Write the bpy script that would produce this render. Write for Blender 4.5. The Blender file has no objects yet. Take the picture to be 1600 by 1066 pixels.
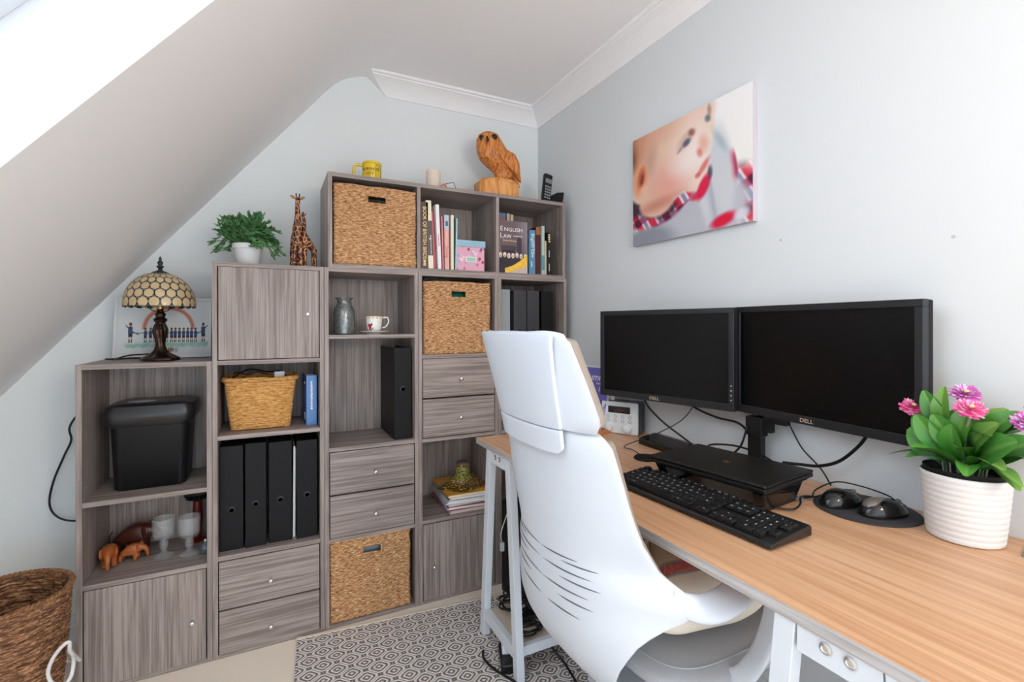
import bpy, bmesh, math, random
from mathutils import Vector, Matrix, noise as mnoise
from math import sin, cos, pi, radians, sqrt, exp, floor
random.seed(7)
S = bpy.context.scene
COL = S.collection

# ------------------------------------------------------------------ camera, world, lights, exposure
cam_d = bpy.data.cameras.new('camera'); cam = bpy.data.objects.new('camera', cam_d); COL.objects.link(cam)
cam.location = (-1.3286, -2.3149, 1.1583)
cam.rotation_euler = (radians(90) - .0014, -.0018 * -1, -.4668)
cam_d.sensor_width = 36; cam_d.lens = 36 * 754.07 / 1600
cam_d.shift_y = -23.0 / 1600
cam_d.clip_start = .02
S.camera = cam
S.view_settings.view_transform = 'Standard'; S.view_settings.look = 'None'
S.view_settings.gamma = 1; S.view_settings.use_curve_mapping = False
S.view_settings.exposure = 0.06
w = bpy.data.worlds.new('daylight'); S.world = w; w.use_nodes = True
wn = w.node_tree.nodes['Background']; wn.inputs[0].default_value = (.77, .895, 1.03, 1); wn.inputs[1].default_value = 3.0

def area(name, loc, target, sx, sy, power, color):
    d = bpy.data.lights.new(name, 'AREA'); d.shape = 'RECTANGLE'; d.size = sx; d.size_y = sy
    d.energy = power; d.color = color
    o = bpy.data.objects.new(name, d); COL.objects.link(o); o.location = loc
    o.rotation_euler = (Vector(target) - Vector(loc)).to_track_quat('-Z', 'Y').to_euler(); return o
# daylight coming through the roof window
area('roof_window_daylight', (-2.0, -1.68, 2.05), (-1.0, -1.50, .3), .9, .8, 3.5, (.80, .91, 1.0))
# warm fill light added out of view behind the camera
pd = bpy.data.lights.new('added_fill_light', 'POINT'); pd.energy = 95; pd.color = (1, .74, .48); pd.shadow_soft_size = .075
po = bpy.data.objects.new('added_fill_light', pd); COL.objects.link(po); po.location = (-.50, -3.15, 1.55)

# ------------------------------------------------------------------ helpers
def lin(c):
    return tuple((x / 12.92 if x <= .04045 else ((x + .055) / 1.055) ** 2.4) for x in c)
def rgb(r, g, b): return lin((r / 255, g / 255, b / 255))
MATS = {}
def mat(name, col=(.8, .8, .8), rough=.5, metal=0, spec=.5, var=0, vscale=20, bump=0, bscale=80, trans=0, alpha=1, emit=0, coat=0, sub=0):
    if name in MATS: return MATS[name]
    m = bpy.data.materials.new(name); m.use_nodes = True; nt = m.node_tree; b = nt.nodes['Principled BSDF']
    b.inputs['Base Color'].default_value = (*col, 1); b.inputs['Roughness'].default_value = rough
    b.inputs['Metallic'].default_value = metal; b.inputs['Specular IOR Level'].default_value = spec
    b.inputs['Transmission Weight'].default_value = trans; b.inputs['Coat Weight'].default_value = coat
    if emit: b.inputs['Emission Color'].default_value = (*col, 1); b.inputs['Emission Strength'].default_value = emit
    tc = nt.nodes.new('ShaderNodeTexCoord')
    n = nt.nodes.new('ShaderNodeTexNoise'); n.inputs['Scale'].default_value = vscale; n.inputs['Detail'].default_value = 4
    nt.links.new(tc.outputs['Object'], n.inputs['Vector'])
    if var:
        r = nt.nodes.new('ShaderNodeMix'); r.data_type = 'RGBA'
        r.inputs[6].default_value = (*[c * (1 - var) for c in col], 1); r.inputs[7].default_value = (*[min(1, c * (1 + var)) for c in col], 1)
        nt.links.new(n.outputs['Fac'], r.inputs[0]); nt.links.new(r.outputs[2], b.inputs['Base Color'])
    if bump:
        n2 = nt.nodes.new('ShaderNodeTexNoise'); n2.inputs['Scale'].default_value = bscale; n2.inputs['Detail'].default_value = 3
        nt.links.new(tc.outputs['Object'], n2.inputs['Vector'])
        bp = nt.nodes.new('ShaderNodeBump'); bp.inputs['Strength'].default_value = bump; bp.inputs['Distance'].default_value = .002
        nt.links.new(n2.outputs['Fac'], bp.inputs['Height']); nt.links.new(bp.outputs['Normal'], b.inputs['Normal'])
    if alpha < 1: b.inputs['Alpha'].default_value = alpha
    MATS[name] = m; return m
def grain(name, c1, c2, axis='Z', across=120, along=2.6, rough=.45, fine=420, spec=.4):
    """wood-print laminate: noise stretched along one axis"""
    m = bpy.data.materials.new(name); m.use_nodes = True; nt = m.node_tree; b = nt.nodes['Principled BSDF']
    b.inputs['Roughness'].default_value = rough; b.inputs['Specular IOR Level'].default_value = spec
    tc = nt.nodes.new('ShaderNodeTexCoord')
    def nz(a, l, det):
        mp = nt.nodes.new('ShaderNodeMapping'); mp.inputs['Scale'].default_value = tuple(l if ax == axis else a for ax in 'XYZ')
        n = nt.nodes.new('ShaderNodeTexNoise'); n.inputs['Scale'].default_value = 1; n.inputs['Detail'].default_value = det
        nt.links.new(tc.outputs['Object'], mp.inputs[0]); nt.links.new(mp.outputs[0], n.inputs['Vector']); return n
    n1 = nz(across, along, 3); n2 = nz(fine, along * 4, 2); n3 = nz(across / 9, along / 3, 1)
    a = nt.nodes.new('ShaderNodeMath'); a.operation = 'MULTIPLY_ADD'; a.inputs[1].default_value = .40
    nt.links.new(n2.outputs['Fac'], a.inputs[0]); nt.links.new(n1.outputs['Fac'], a.inputs[2])
    a2 = nt.nodes.new('ShaderNodeMath'); a2.operation = 'MULTIPLY_ADD'; a2.inputs[1].default_value = .38
    nt.links.new(n3.outputs['Fac'], a2.inputs[0]); nt.links.new(a.outputs[0], a2.inputs[2])
    r = nt.nodes.new('ShaderNodeValToRGB'); r.color_ramp.elements[0].position = .72; r.color_ramp.elements[1].position = 1.2
    r.color_ramp.elements[1].position = 1.0
    ml = nt.nodes.new('ShaderNodeMath'); ml.operation = 'MULTIPLY'; ml.inputs[1].default_value = .97
    nt.links.new(a2.outputs[0], ml.inputs[0]); nt.links.new(ml.outputs[0], r.inputs[0])
    r.color_ramp.elements[0].color = (*c2, 1); r.color_ramp.elements[1].color = (*c1, 1)
    nt.links.new(r.outputs[0], b.inputs['Base Color'])
    return m
def vcol(name, rough=.6, spec=.4, coat=0, bumpd=0):
    if name in MATS: return MATS[name]
    m = bpy.data.materials.new(name); m.use_nodes = True; nt = m.node_tree; b = nt.nodes['Principled BSDF']
    a = nt.nodes.new('ShaderNodeAttribute'); a.attribute_name = 'Col'; nt.links.new(a.outputs['Color'], b.inputs['Base Color'])
    b.inputs['Roughness'].default_value = rough; b.inputs['Specular IOR Level'].default_value = spec; b.inputs['Coat Weight'].default_value = coat
    MATS[name] = m; return m

def sp(o, label=None, cat=None, group=None, kind=None):
    if label: o['label'] = label
    if cat: o['category'] = cat
    if group: o['group'] = group
    if kind: o['kind'] = kind
    return o
def thing(name, label, cat, loc=(0, 0, 0), rz=0, group=None):
    o = bpy.data.objects.new(name, None); COL.objects.link(o); o.empty_display_size = .05
    o.location = loc; o.rotation_euler = (0, 0, rz); return sp(o, label, cat, group)
def crom(pts, n=6):
    P = [Vector(p) for p in pts]; out = []
    for i in range(len(P) - 1):
        a = P[max(i - 1, 0)]; b = P[i]; c = P[i + 1]; d = P[min(i + 2, len(P) - 1)]
        for k in range(n):
            t = k / n
            out.append(.5 * ((2 * b) + (c - a) * t + (2 * a - 5 * b + 4 * c - d) * t * t + (3 * b - a - 3 * c + d) * t ** 3))
    out.append(P[-1]); return out
class MB:
    def __init__(s): s.bm = bmesh.new(); s.mi = 0
    def face(s, vs):
        try: f = s.bm.faces.new(vs); f.material_index = s.mi; return f
        except ValueError: return None
    def box(s, x0, x1, y0, y1, z0, z1, M=None):
        v = [Vector((x, y, z)) for x in (x0, x1) for y in (y0, y1) for z in (z0, z1)]
        if M: v = [M @ p for p in v]
        v = [s.bm.verts.new(p) for p in v]
        for q in ((0, 1, 3, 2), (4, 6, 7, 5), (0, 4, 5, 1), (2, 3, 7, 6), (0, 2, 6, 4), (1, 5, 7, 3)): s.face([v[i] for i in q])
        return s
    def prism(s, pts, d, M=None, cap=True):
        """2D polygon pts (x,z) extruded along +y by d"""
        M = M or Matrix()
        a = [s.bm.verts.new(M @ Vector((x, 0, z))) for x, z in pts]; b = [s.bm.verts.new(M @ Vector((x, d, z))) for x, z in pts]
        n = len(pts)
        for i in range(n): s.face([a[i], a[(i + 1) % n], b[(i + 1) % n], b[i]])
        if cap: s.face(a[::-1]); s.face(b)
        return s
    def lathe(s, prof, o=(0, 0, 0), n=24, sx=1, sy=1, M=None, capb=True, capt=True):
        M = M or Matrix.Translation(o); rings = []
        for r, z in prof:
            rings.append([s.bm.verts.new(M @ Vector((r * sx * cos(2 * pi * i / n), r * sy * sin(2 * pi * i / n), z))) for i in range(n)])
        for a, b in zip(rings, rings[1:]):
            for i in range(n): s.face([a[i], a[(i + 1) % n], b[(i + 1) % n], b[i]])
        if capb: s.face(rings[0][::-1])
        if capt: s.face(rings[-1])
        return s
    def tube(s, pts, r, n=8, smooth=5, closed=False, cap=True, flat=1):
        P = crom(pts, smooth) if smooth > 1 and not closed else [Vector(p) for p in pts]
        rr = r if isinstance(r, (list, tuple)) else None
        rings = []; up = Vector((0, 0, 1)); N = len(P); prev = None
        for i, p in enumerate(P):
            t = (P[(i + 1) % N] - P[i - 1]) if closed else (P[min(i + 1, N - 1)] - P[max(i - 1, 0)])
            if t.length < 1e-9: t = Vector((0, 0, 1))
            t.normalize()
            if prev is None:
                a = t.cross(up)
                if a.length < .1: a = t.cross(Vector((1, 0, 0)))
            else: a = prev - t * prev.dot(t)
            a.normalize(); prev = a; b = t.cross(a)
            k = i / (N - 1) if N > 1 else 0
            R = r if rr is None else rr[min(int(k * (len(rr) - 1)), len(rr) - 2)] * (1 - (k * (len(rr) - 1)) % 1 if k < 1 else 0) + rr[min(int(k * (len(rr) - 1)) + 1, len(rr) - 1)] * ((k * (len(rr) - 1)) % 1 if k < 1 else 1)
            rings.append([s.bm.verts.new(p + (a * cos(2 * pi * j / n) * R + b * sin(2 * pi * j / n) * R * flat)) for j in range(n)])
        pairs = list(zip(rings, rings[1:])) + ([(rings[-1], rings[0])] if closed else [])
        for a, b in pairs:
            for i in range(n): s.face([a[i], a[(i + 1) % n], b[(i + 1) % n], b[i]])
        if cap and not closed: s.face(rings[0][::-1]); s.face(rings[-1])
        return s
    def ball(s, c, rx, ry=None, rz=None, n=16, m=10, M=None):
        ry = ry or rx; rz = rz or rx; T = Matrix.Translation(c) @ (M or Matrix())
        prof = [(sin(pi * k / m), -cos(pi * k / m)) for k in range(m + 1)]
        rings = []
        for r, z in prof[1:-1]: rings.append([s.bm.verts.new(T @ Vector((rx * r * cos(2 * pi * i / n), ry * r * sin(2 * pi * i / n), rz * z))) for i in range(n)])
        b = s.bm.verts.new(T @ Vector((0, 0, -rz))); t = s.bm.verts.new(T @ Vector((0, 0, rz)))
        for i in range(n): s.face([b, rings[0][(i + 1) % n], rings[0][i]]); s.face([t, rings[-1][i], rings[-1][(i + 1) % n]])
        for a, c2 in zip(rings, rings[1:]):
            for i in range(n): s.face([a[i], a[(i + 1) % n], c2[(i + 1) % n], c2[i]])
        return s
    def grid(s, f, nu, nv, wrap=False):
        V = [[s.bm.verts.new(f(i / nu, j / nv)) for i in range(nu if wrap else nu + 1)] for j in range(nv + 1)]
        for j in range(nv):
            for i in range(nu):
                i2 = (i + 1) % nu if wrap else i + 1
                s.face([V[j][i], V[j][i2], V[j + 1][i2], V[j + 1][i]])
        return V
    def build(s, name, mats, parent=None, smooth=False, bevel=0, seg=2, M=None, auto=True):
        me = bpy.data.meshes.new(name); bmesh.ops.recalc_face_normals(s.bm, faces=s.bm.faces)
        if M: s.bm.transform(M)
        s.bm.to_mesh(me); s.bm.free()
        for m in (mats if isinstance(mats, (list, tuple)) else [mats]): me.materials.append(m)
        if smooth:
            me.polygons.foreach_set('use_smooth', [True] * len(me.polygons))
            if auto:
                try: me.set_sharp_from_angle(angle=radians(40))
                except Exception: pass
        o = bpy.data.objects.new(name, me); COL.objects.link(o)
        if parent: o.parent = parent
        if bevel:
            b = o.modifiers.new('bevel', 'BEVEL'); b.width = bevel; b.segments = seg; b.limit_method = 'ANGLE'; b.angle_limit = radians(50)
        return o
def box(name, m, parent, x0, x1, y0, y1, z0, z1, bevel=0, seg=2, M=None):
    return MB().box(x0, x1, y0, y1, z0, z1, M).build(name, m, parent, bevel=bevel, seg=seg)
def struct(o): o['kind'] = 'structure'; return o
def frame(o, right, up):
    r = Vector(right).normalized(); u = Vector(up).normalized(); n = r.cross(u).normalized(); u = n.cross(r)
    M = Matrix((r, u, n)).transposed().to_4x4(); M.translation = Vector(o); return M
_tx = {}
def text_geo(s, size, extr=.0003, align='CENTER', spacing=1, sx=1):
    k = (s, round(size, 5), extr, align, spacing)
    if k not in _tx:
        c = bpy.data.curves.new('t', 'FONT'); c.body = s; c.size = size; c.extrude = extr; c.align_x = align; c.align_y = 'CENTER'
        c.space_character = spacing; c.resolution_u = 3
        o = bpy.data.objects.new('t', c); COL.objects.link(o)
        dg = bpy.context.evaluated_depsgraph_get(); me = bpy.data.meshes.new_from_object(o.evaluated_get(dg))
        _tx[k] = ([v.co.copy() for v in me.vertices], [tuple(p.vertices) for p in me.polygons])
        bpy.data.objects.remove(o); bpy.data.curves.remove(c); bpy.data.meshes.remove(me)
    return _tx[k]
def text(name, s, size, M, m, parent, sx=1, **kw):
    vs, fs = text_geo(s, size, **kw); me = bpy.data.meshes.new(name)
    me.from_pydata([M @ Vector((v.x * sx, v.y, v.z)) for v in vs], [], fs); me.materials.append(m)
    o = bpy.data.objects.new(name, me); COL.objects.link(o)
    if parent: o.parent = parent
    return o
def add_text(mb, s, size, M, sx=1, **kw):
    vs, fs = text_geo(s, size, **kw); V = [mb.bm.verts.new(M @ Vector((v.x * sx, v.y, v.z))) for v in vs]
    for f in fs: mb.face([V[i] for i in f])
def painted(name, f, col, nu, nv, m, parent, wrap=False, smooth=False):
    """grid surface f(u,v)->point with a per-vertex printed colour col(u,v) (sRGB 0..1)"""
    mb = MB(); mb.grid(f, nu, nv, wrap); me = bpy.data.meshes.new(name)
    mb.bm.to_mesh(me); mb.bm.free(); me.materials.append(m)
    a = me.color_attributes.new('Col', 'FLOAT_COLOR', 'POINT'); k = 0; W = nu if wrap else nu + 1
    buf = []
    for j in range(nv + 1):
        for i in range(W):
            c = lin(col(i / nu, j / nv)); buf += [c[0], c[1], c[2], 1]
    a.data.foreach_set('color', buf)
    if smooth: me.polygons.foreach_set('use_smooth', [True] * len(me.polygons))
    o = bpy.data.objects.new(name, me); COL.objects.link(o)
    if parent: o.parent = parent
    return o
def skin(name, verts, edges, rad, m, parent, sub=2):
    me = bpy.data.meshes.new(name); me.from_pydata(verts, edges, []); me.materials.append(m)
    o = bpy.data.objects.new(name, me); COL.objects.link(o)
    if parent: o.parent = parent
    sk = o.modifiers.new('skin', 'SKIN'); sk.use_smooth_shade = True
    for i, r in enumerate(rad):
        r = r if isinstance(r, tuple) else (r, r)
        me.skin_vertices[0].data[i].radius = r
    me.skin_vertices[0].data[0].use_root = True
    s = o.modifiers.new('sub', 'SUBSURF'); s.levels = sub; s.render_levels = sub
    return o
def marks(name, n, w, h, M, m, parent, seed=1, vertical=False):
    """row of tiny illegible print marks"""
    q = random.Random(seed); mb = MB(); x = -w / 2
    while x < w / 2:
        l = w / n * q.uniform(.5, 1.1); mb.box(x, min(x + l * .72, w / 2 + l * .2), -h / 2 * q.uniform(.6, 1), h / 2 * q.uniform(.6, 1), -.0001, .0003, M); x += l
    return mb.build(name, m, parent)
def mix(a, b, t): return tuple(x + (y - x) * t for x, y in zip(a, b))
def sm(e0, e1, x): t = max(0, min(1, (x - e0) / (e1 - e0))) if e1 != e0 else float(x > e0); return t * t * (3 - 2 * t)
def ell(u, v, cx, cy, rx, ry, ang=0, soft=.3):
    dx, dy = u - cx, v - cy; c, s = cos(ang), sin(ang)
    d = sqrt(((dx * c + dy * s) / rx) ** 2 + ((-dx * s + dy * c) / ry) ** 2)
    return 1 - sm(1 - soft, 1 + soft, d)
def cable(name, pts, r, m, label=None, parent=None, cat='cable', group=None, sm_=6):
    o = MB().tube(pts, r, 8, sm_).build(name, m, parent, smooth=True, auto=False)
    if label: sp(o, label, cat, group)
    return o

# ------------------------------------------------------------------ materials
WALL = mat('wall_paint', rgb(232, 236, 236), .75, spec=.2, bump=.06, bscale=250)
CEIL = mat('ceiling_paint', rgb(249, 247, 247), .8, spec=.2, bump=.05, bscale=220)
WHITE = mat('white_gloss', rgb(222, 227, 233), .3)
SH1, SH2 = rgb(169, 156, 150), rgb(127, 114, 108)
LAMV = grain('laminate_vertical', SH1, SH2, 'Z')
LAMH = grain('laminate_horizontal', SH1, SH2, 'X')
DARKGAP = mat('shadow_gap', (.01, .01, .01), .9)
DESKM = grain('desk_oak', rgb(214, 172, 136), rgb(194, 147, 110), 'Y', across=60, along=1.6, rough=.38, fine=260, spec=.45)
DESKE = grain('desk_edge_band', rgb(196, 192, 190), rgb(165, 158, 154), 'Y', across=160, along=3, rough=.5)
CHROME = mat('satin_nickel', (.75, .75, .74), .28, 1)
BLK = mat('black_plastic', (.009, .009, .010), .35, spec=.35, var=.15)
BLKM = mat('black_matt', (.009, .009, .010), .6, spec=.25, bump=.1, bscale=600)
BLKG = mat('black_gloss', (.006, .006, .007), .12)
FILE = mat('black_box_file', (.007, .007, .008), .5, spec=.22, bump=.12, bscale=500)
PAPER = mat('white_paper', rgb(240, 238, 236), .8)
CREAMP = mat('cream_paper', rgb(236, 226, 200), .8)

# ================================================================== ROOM
FS, D = -.3604, .298                     # shelf front plane, shelf depth
W_, X5 = .3638, -.0486
X = [X5 - (5 - k) * W_ for k in range(6)]
CZ = 2.3235
YB = -3.7
def wood_floor():
    mb = MB(); mb.grid(lambda u, v: Vector((-2.5 + 2.5 * u, YB - YB * v, 0)), 1, 1); return mb
struct(box('floor', mat('beige_carpet', rgb(244, 231, 214), .95, spec=.1, var=.07, vscale=400, bump=.4, bscale=700), None, -2.5, 0, YB, 0, -.08, 0))
WALLR = mat('dimmed_cool_wall_paint', rgb(222, 226, 228), .75, spec=.2, bump=.06, bscale=250)  # slightly bluer wall paint, darkened to offset the stronger light on this wall
struct(box('wall_right', WALLR, None, 0, .1, YB, .1, -.08, CZ + .1))
struct(box('wall_back', WALL, None, -2.6, .0, 0, .1, -.08, CZ + .1))
struct(box('wall_left', WALL, None, -2.58, -2.5, YB, 0, -.08, .56))
# sloping side with a roof window cut into it, rounding into the flat ceiling
prof = [(-2.5, .507), (-2.167, .912), (-1.10, 2.208), (-1.066, 2.246), (-1.03, 2.278), (-.985, 2.302), (-.93, 2.318), (-.86, CZ)]
sk_lo, sk_hi = (-1.93, .912 + 1.2146 * .237), (-1.225, .912 + 1.2146 * .942)
ys_ = [0.0, -1.18, -2.15, YB]
mb = MB()
def strip(p, y0, y1):
    for a, b in zip(p, p[1:]):
        mb.face([mb.bm.verts.new(q) for q in ((a[0], y0, a[1]), (b[0], y0, b[1]), (b[0], y1, b[1]), (a[0], y1, a[1]))])
strip(prof, ys_[0], ys_[1]); strip(prof, ys_[2], ys_[3])
strip([prof[0], prof[1], sk_lo], ys_[1], ys_[2]); strip([sk_hi] + prof[2:], ys_[1], ys_[2])
sl = mb.build('wall_slope', CEIL, None, smooth=True); struct(sl)
bmx = bmesh.new(); bmx.from_mesh(sl.data); bmesh.ops.remove_doubles(bmx, verts=bmx.verts, dist=1e-4)
for f in bmx.faces:
    if f.normal.dot(Vector((1, 0, -1))) < 0: f.normal_flip()
bmx.to_mesh(sl.data); bmx.free()
mb = MB(); mb.box(-.86, 0, YB, 0, CZ, CZ + .1); struct(mb.build('ceiling', CEIL))
# roof window: reveals, frame, glass
nrm = Vector((-1.2146, 0, 1)).normalized() * .20
wroot = bpy.data.objects.new('window_1', None); COL.objects.link(wroot); struct(wroot)
A, B = Vector((sk_lo[0], 0, sk_lo[1])), Vector((sk_hi[0], 0, sk_hi[1]))
def P3(p, y, k=1): q = p + nrm * k; return Vector((q.x, y, q.z))
mb = MB()
for (p, q, y0, y1) in ((A, B, ys_[1], ys_[1]), (A, B, ys_[2], ys_[2])):
    mb.face([mb.bm.verts.new(v) for v in (P3(p, y0, 0), P3(q, y1, 0), P3(q, y1), P3(p, y0))])
for p in (A, B): mb.face([mb.bm.verts.new(v) for v in (P3(p, ys_[1], 0), P3(p, ys_[2], 0), P3(p, ys_[2]), P3(p, ys_[1]))])
mb.build('window_reveal', WHITE, wroot)
dz = (B - A).normalized(); L_ = (B - A).length
Mw = Matrix((Vector((0, -1, 0)), dz, nrm.normalized())).transposed().to_4x4(); Mw.translation = P3(A, ys_[1], .8)
wW = ys_[1] - ys_[2]; mb = MB(); t = .055
for q in ((0, wW, 0, t), (0, wW, L_ - t, L_), (0, t, t, L_ - t), (wW - t, wW, t, L_ - t)): mb.box(*q, 0, .04, Mw)
mb.build('window_frame', WHITE, wroot, bevel=.004)
gl = mat('window_glass', (.9, .95, 1), .02, spec=.5, alpha=.06)
MB().box(t, wW - t, t, L_ - t, .018, .022, Mw).build('glass_pane', gl, wroot)
# cornices
cprof = [(0, 2.2431), (.006, 2.2431), (.010, 2.252), (.016, 2.262), (.024, 2.272), (.036, 2.284), (.052, 2.296), (.070, 2.305), (.074, 2.306), (.074, 2.312), (.086, 2.314), (.0905, 2.3235), (0, 2.3235)]
mb = MB(); n = len(cprof)
a = [mb.bm.verts.new((-.828 - .094 * (z - 2.2431) / .0804, -d, z)) for d, z in cprof]
b = [mb.bm.verts.new((-d, -d, z)) for d, z in cprof]
for i in range(n): mb.face([a[i], a[(i + 1) % n], b[(i + 1) % n], b[i]])
mb.face(a); mb.face(b[::-1]); struct(mb.build('trim_1', CEIL))
mb = MB(); a = [mb.bm.verts.new((-d, -d, z)) for d, z in cprof]; b = [mb.bm.verts.new((-d, YB, z)) for d, z in cprof]
for i in range(n): mb.face([a[i], a[(i + 1) % n], b[(i + 1) % n], b[i]])
mb.face(a[::-1]); mb.face(b); struct(mb.build('trim_2', CEIL))
bprof = [(0, 0), (-.018, 0), (-.018, .06), (-.014, .066), (-.014, .075), (-.010, .082), (-.006, .095), (0, .1)]
mb = MB(); mb.prism([(y, z) for y, z in bprof], 2.5, Matrix.Rotation(-pi / 2, 4, 'Z') @ Matrix.Scale(1, 4))
mb.bm.transform(Matrix.Identity(4)); o = mb.build('baseboard_back', WHITE)
me = o.data
for v in me.vertices: v.co = Vector((-abs(v.co.x) if abs(v.co.x) > .05 else v.co.x, -abs(v.co.y), v.co.z))
struct(o)
mb = MB(); mb.prism([(x, z) for x, z in bprof], -YB - .02, Matrix.Translation((0, YB, 0))); struct(mb.build('baseboard_right', WHITE))
# filler marks on the right wall
for k, (y, z, lab) in enumerate(((-1.414, 1.406, 'small grey filled screw hole on the right wall below the picture canvas'),
                                 (-1.81, 1.35, 'faint filled screw hole on the right wall above the right monitor'))):
    o = MB().lathe([(.004, 0), (.0035, .0006)], M=frame((0, y, z), (0, -1, 0), (0, 0, 1)), n=12).build('filled_hole', mat('filler', rgb(190, 192, 198), .8), wallp := None)
    sp(o, lab, 'wall mark')
# lamp body made up for the added fill light, unseen behind the camera
cl = thing('added_fill_lamp', 'slim white fill lamp with a warm glass globe, added unseen behind the camera', 'lamp', (-.50, -3.15, 0))
MB().lathe([(.13, 0), (.13, .012), (.02, .02), (.011, .03), (.011, 1.42), (.02, 1.43), (.03, 1.46)], n=24).build('pole', WHITE, cl, smooth=True)
FILLG = mat('fill_lamp_glow', (1, .72, .48), .5, emit=6)
MB().ball((0, 0, 1.55), .065).build('globe', FILLG, cl, smooth=True)

# ================================================================== SHELVING
T = .0155
def knob(parent, x, z):
    M = Matrix.Translation((x, -.018, z)) @ Matrix.Rotation(pi / 2, 4, 'X')
    return MB().lathe([(.0045, 0), (.0042, .006), (.0045, .014), (.0065, .02), (.0065, .023), (.004, .0245)], M=M, n=14).build('knob', CHROME, parent, smooth=True)
def carcass(root, w, h, shelves, z0=0, dividers=()):
    mb = MB()
    mb.box(0, T, 0, D, 0, h); mb.box(w - T, w, 0, D, 0, h)
    for dx in dividers: mb.box(dx - T / 2, dx + T / 2, .001, D, T, h - T)
    mb.mi = 1
    mb.box(T, w - T, 0, D, h - T, h); mb.box(T, w - T, 0, D, 0, T)
    mb.mi = 0; mb.box(T, w - T, D - .006, D, T, h - T)
    for z in shelves: box('shelf', LAMH, root, T, w - T, .001, D - .006, z - T, z, bevel=.0008, seg=1)
    pins = mb; pins.mi = 2
    for zz in (h - .10, h - .14, h * .62, h * .58, h * .3):
        for yy in (.04, .25):
            for x_, s_ in ((T, 1), (w - T, -1)):
                pins.lathe([(.0028, -.0002), (.0028, .0006)], M=Matrix.Translation((x_, yy, zz)) @ Matrix.Rotation(s_ * pi / 2, 4, 'Y'), n=8)
    mb.build('carcass', [LAMV, LAMH, CHROME], root, bevel=.0008, seg=1)
def front(root, name, w, z0, z1, m, kx, kz):
    d = MB().box(T + .0034, w - T - .0034, -.0008, .0165, z0 + .0026, z1 - .0026).build(name, m, root, bevel=.0008, seg=1)
    MB().lathe([(.0045, 0), (.0042, .006), (.0045, .014), (.0065, .02), (.0065, .023), (.004, .0245)], M=Matrix.Translation((kx, -.0008, kz)) @ Matrix.Rotation(pi / 2, 4, 'X'), n=14).build('knob', CHROME, d, smooth=True)
    return d
gS = 'grey wood shelving units'
def unit(k, h, label, shelves):
    r = thing('shelving_unit', label, 'shelving unit', (X[k], FS, 0), group=gS)
    carcass(r, W_ - .001, h, shelves); return r
w1 = W_ - .001
u1 = unit(0, 1.037, 'lowest leftmost grey wood shelving unit with lamp on top and a door at the bottom', [.603, .342])
front(u1, 'door', w1, T - .003, .327, LAMV, .306, .156)
u2 = unit(1, 1.382, 'grey wood shelving unit with a door at its top, under the leafy plant and giraffes', [1.038, .775, .354])
front(u2, 'door', w1, 1.038, 1.368, LAMV, .304, 1.202)
front(u2, 'drawer', w1, .166, .338, LAMH, .180, .243); front(u2, 'drawer', w1, T - .003, .165, LAMH, .180, .078)
u3 = unit(2, 1.382, 'grey wood shelving unit with vase and teacup above two drawers and a floor basket', [1.124, .691, .342])
front(u3, 'drawer', w1, .508, .675, LAMH, .187, .584); front(u3, 'drawer', w1, .342, .507, LAMH, .187, .419)
u4 = unit(3, 1.382, 'grey wood shelving unit with basket on two drawers above magazines, beside the desk trestle', [1.037, .688, .347])
front(u4, 'drawer', w1, .854, 1.022, LAMH, .182, .932); front(u4, 'drawer', w1, .689, .853, LAMH, .180, .767)
front(u4, 'door', w1, T - .003, .331, LAMV, .061, .153)
u5 = unit(4, 1.382, 'rightmost grey wood shelving unit, partly behind the white chair', [1.037, .688, .347])
front(u5, 'door', w1, T - .003, .331, LAMV, .061, .153)
xt = X[2] + .013; wt = X5 - .008 - xt
ut = thing('shelving_unit', 'wide three bay grey wood shelving unit lying on top of the others', 'shelving unit', (xt, FS, 1.382), group=gS)
carcass(ut, wt, .3655, [], dividers=(-.7735 - xt, -.4145 - xt))

# ================================================================== BASKETS
def straw(name, c1, c2, c3=None, sx=30, sz=260):
    m = bpy.data.materials.new(name); m.use_nodes = True; nt = m.node_tree; b = nt.nodes['Principled BSDF']; b.inputs['Roughness'].default_value = .7
    b.inputs['Specular IOR Level'].default_value = .25
    tc = nt.nodes.new('ShaderNodeTexCoord'); mp = nt.nodes.new('ShaderNodeMapping'); mp.inputs['Scale'].default_value = (sx, sx, sz)
    n = nt.nodes.new('ShaderNodeTexNoise'); n.inputs['Scale'].default_value = 1; n.inputs['Detail'].default_value = 3; n.inputs['Roughness'].default_value = .7
    nt.links.new(tc.outputs['Object'], mp.inputs[0]); nt.links.new(mp.outputs[0], n.inputs['Vector'])
    r = nt.nodes.new('ShaderNodeValToRGB'); r.color_ramp.elements[0].position = .3; r.color_ramp.elements[1].position = .68
    r.color_ramp.elements[0].color = (*c2, 1); r.color_ramp.elements[1].color = (*c1, 1)
    if c3: e = r.color_ramp.elements.new(.5); e.color = (*c3, 1)
    nt.links.new(n.outputs['Fac'], r.inputs[0]); nt.links.new(r.outputs[0], b.inputs['Base Color']); return m
STRAW = straw('seagrass', rgb(232, 196, 154), rgb(96, 62, 36), rgb(190, 140, 94), 60, 240)
STRAW2 = straw('light_wicker', rgb(232, 186, 118), rgb(150, 96, 48), rgb(204, 150, 84), 50, 220)
STRAW3 = straw('dark_seagrass', rgb(208, 158, 118), rgb(24, 16, 12), rgb(122, 84, 58), 34, 230)
def nz(x, y, z=0): return mnoise.noise(Vector((x, y, z)))
def weave_h(u, v, W, H, rows, cols):
    j = floor(rows * v); a = abs(sin(pi * rows * v)) ** .6
    return a * (.62 + .38 * cos(2 * pi * cols * u + pi * j)) + .35 * nz(u * W * 160, v * H * 220) + .15 * nz(u * 7, v * 7)
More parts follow.
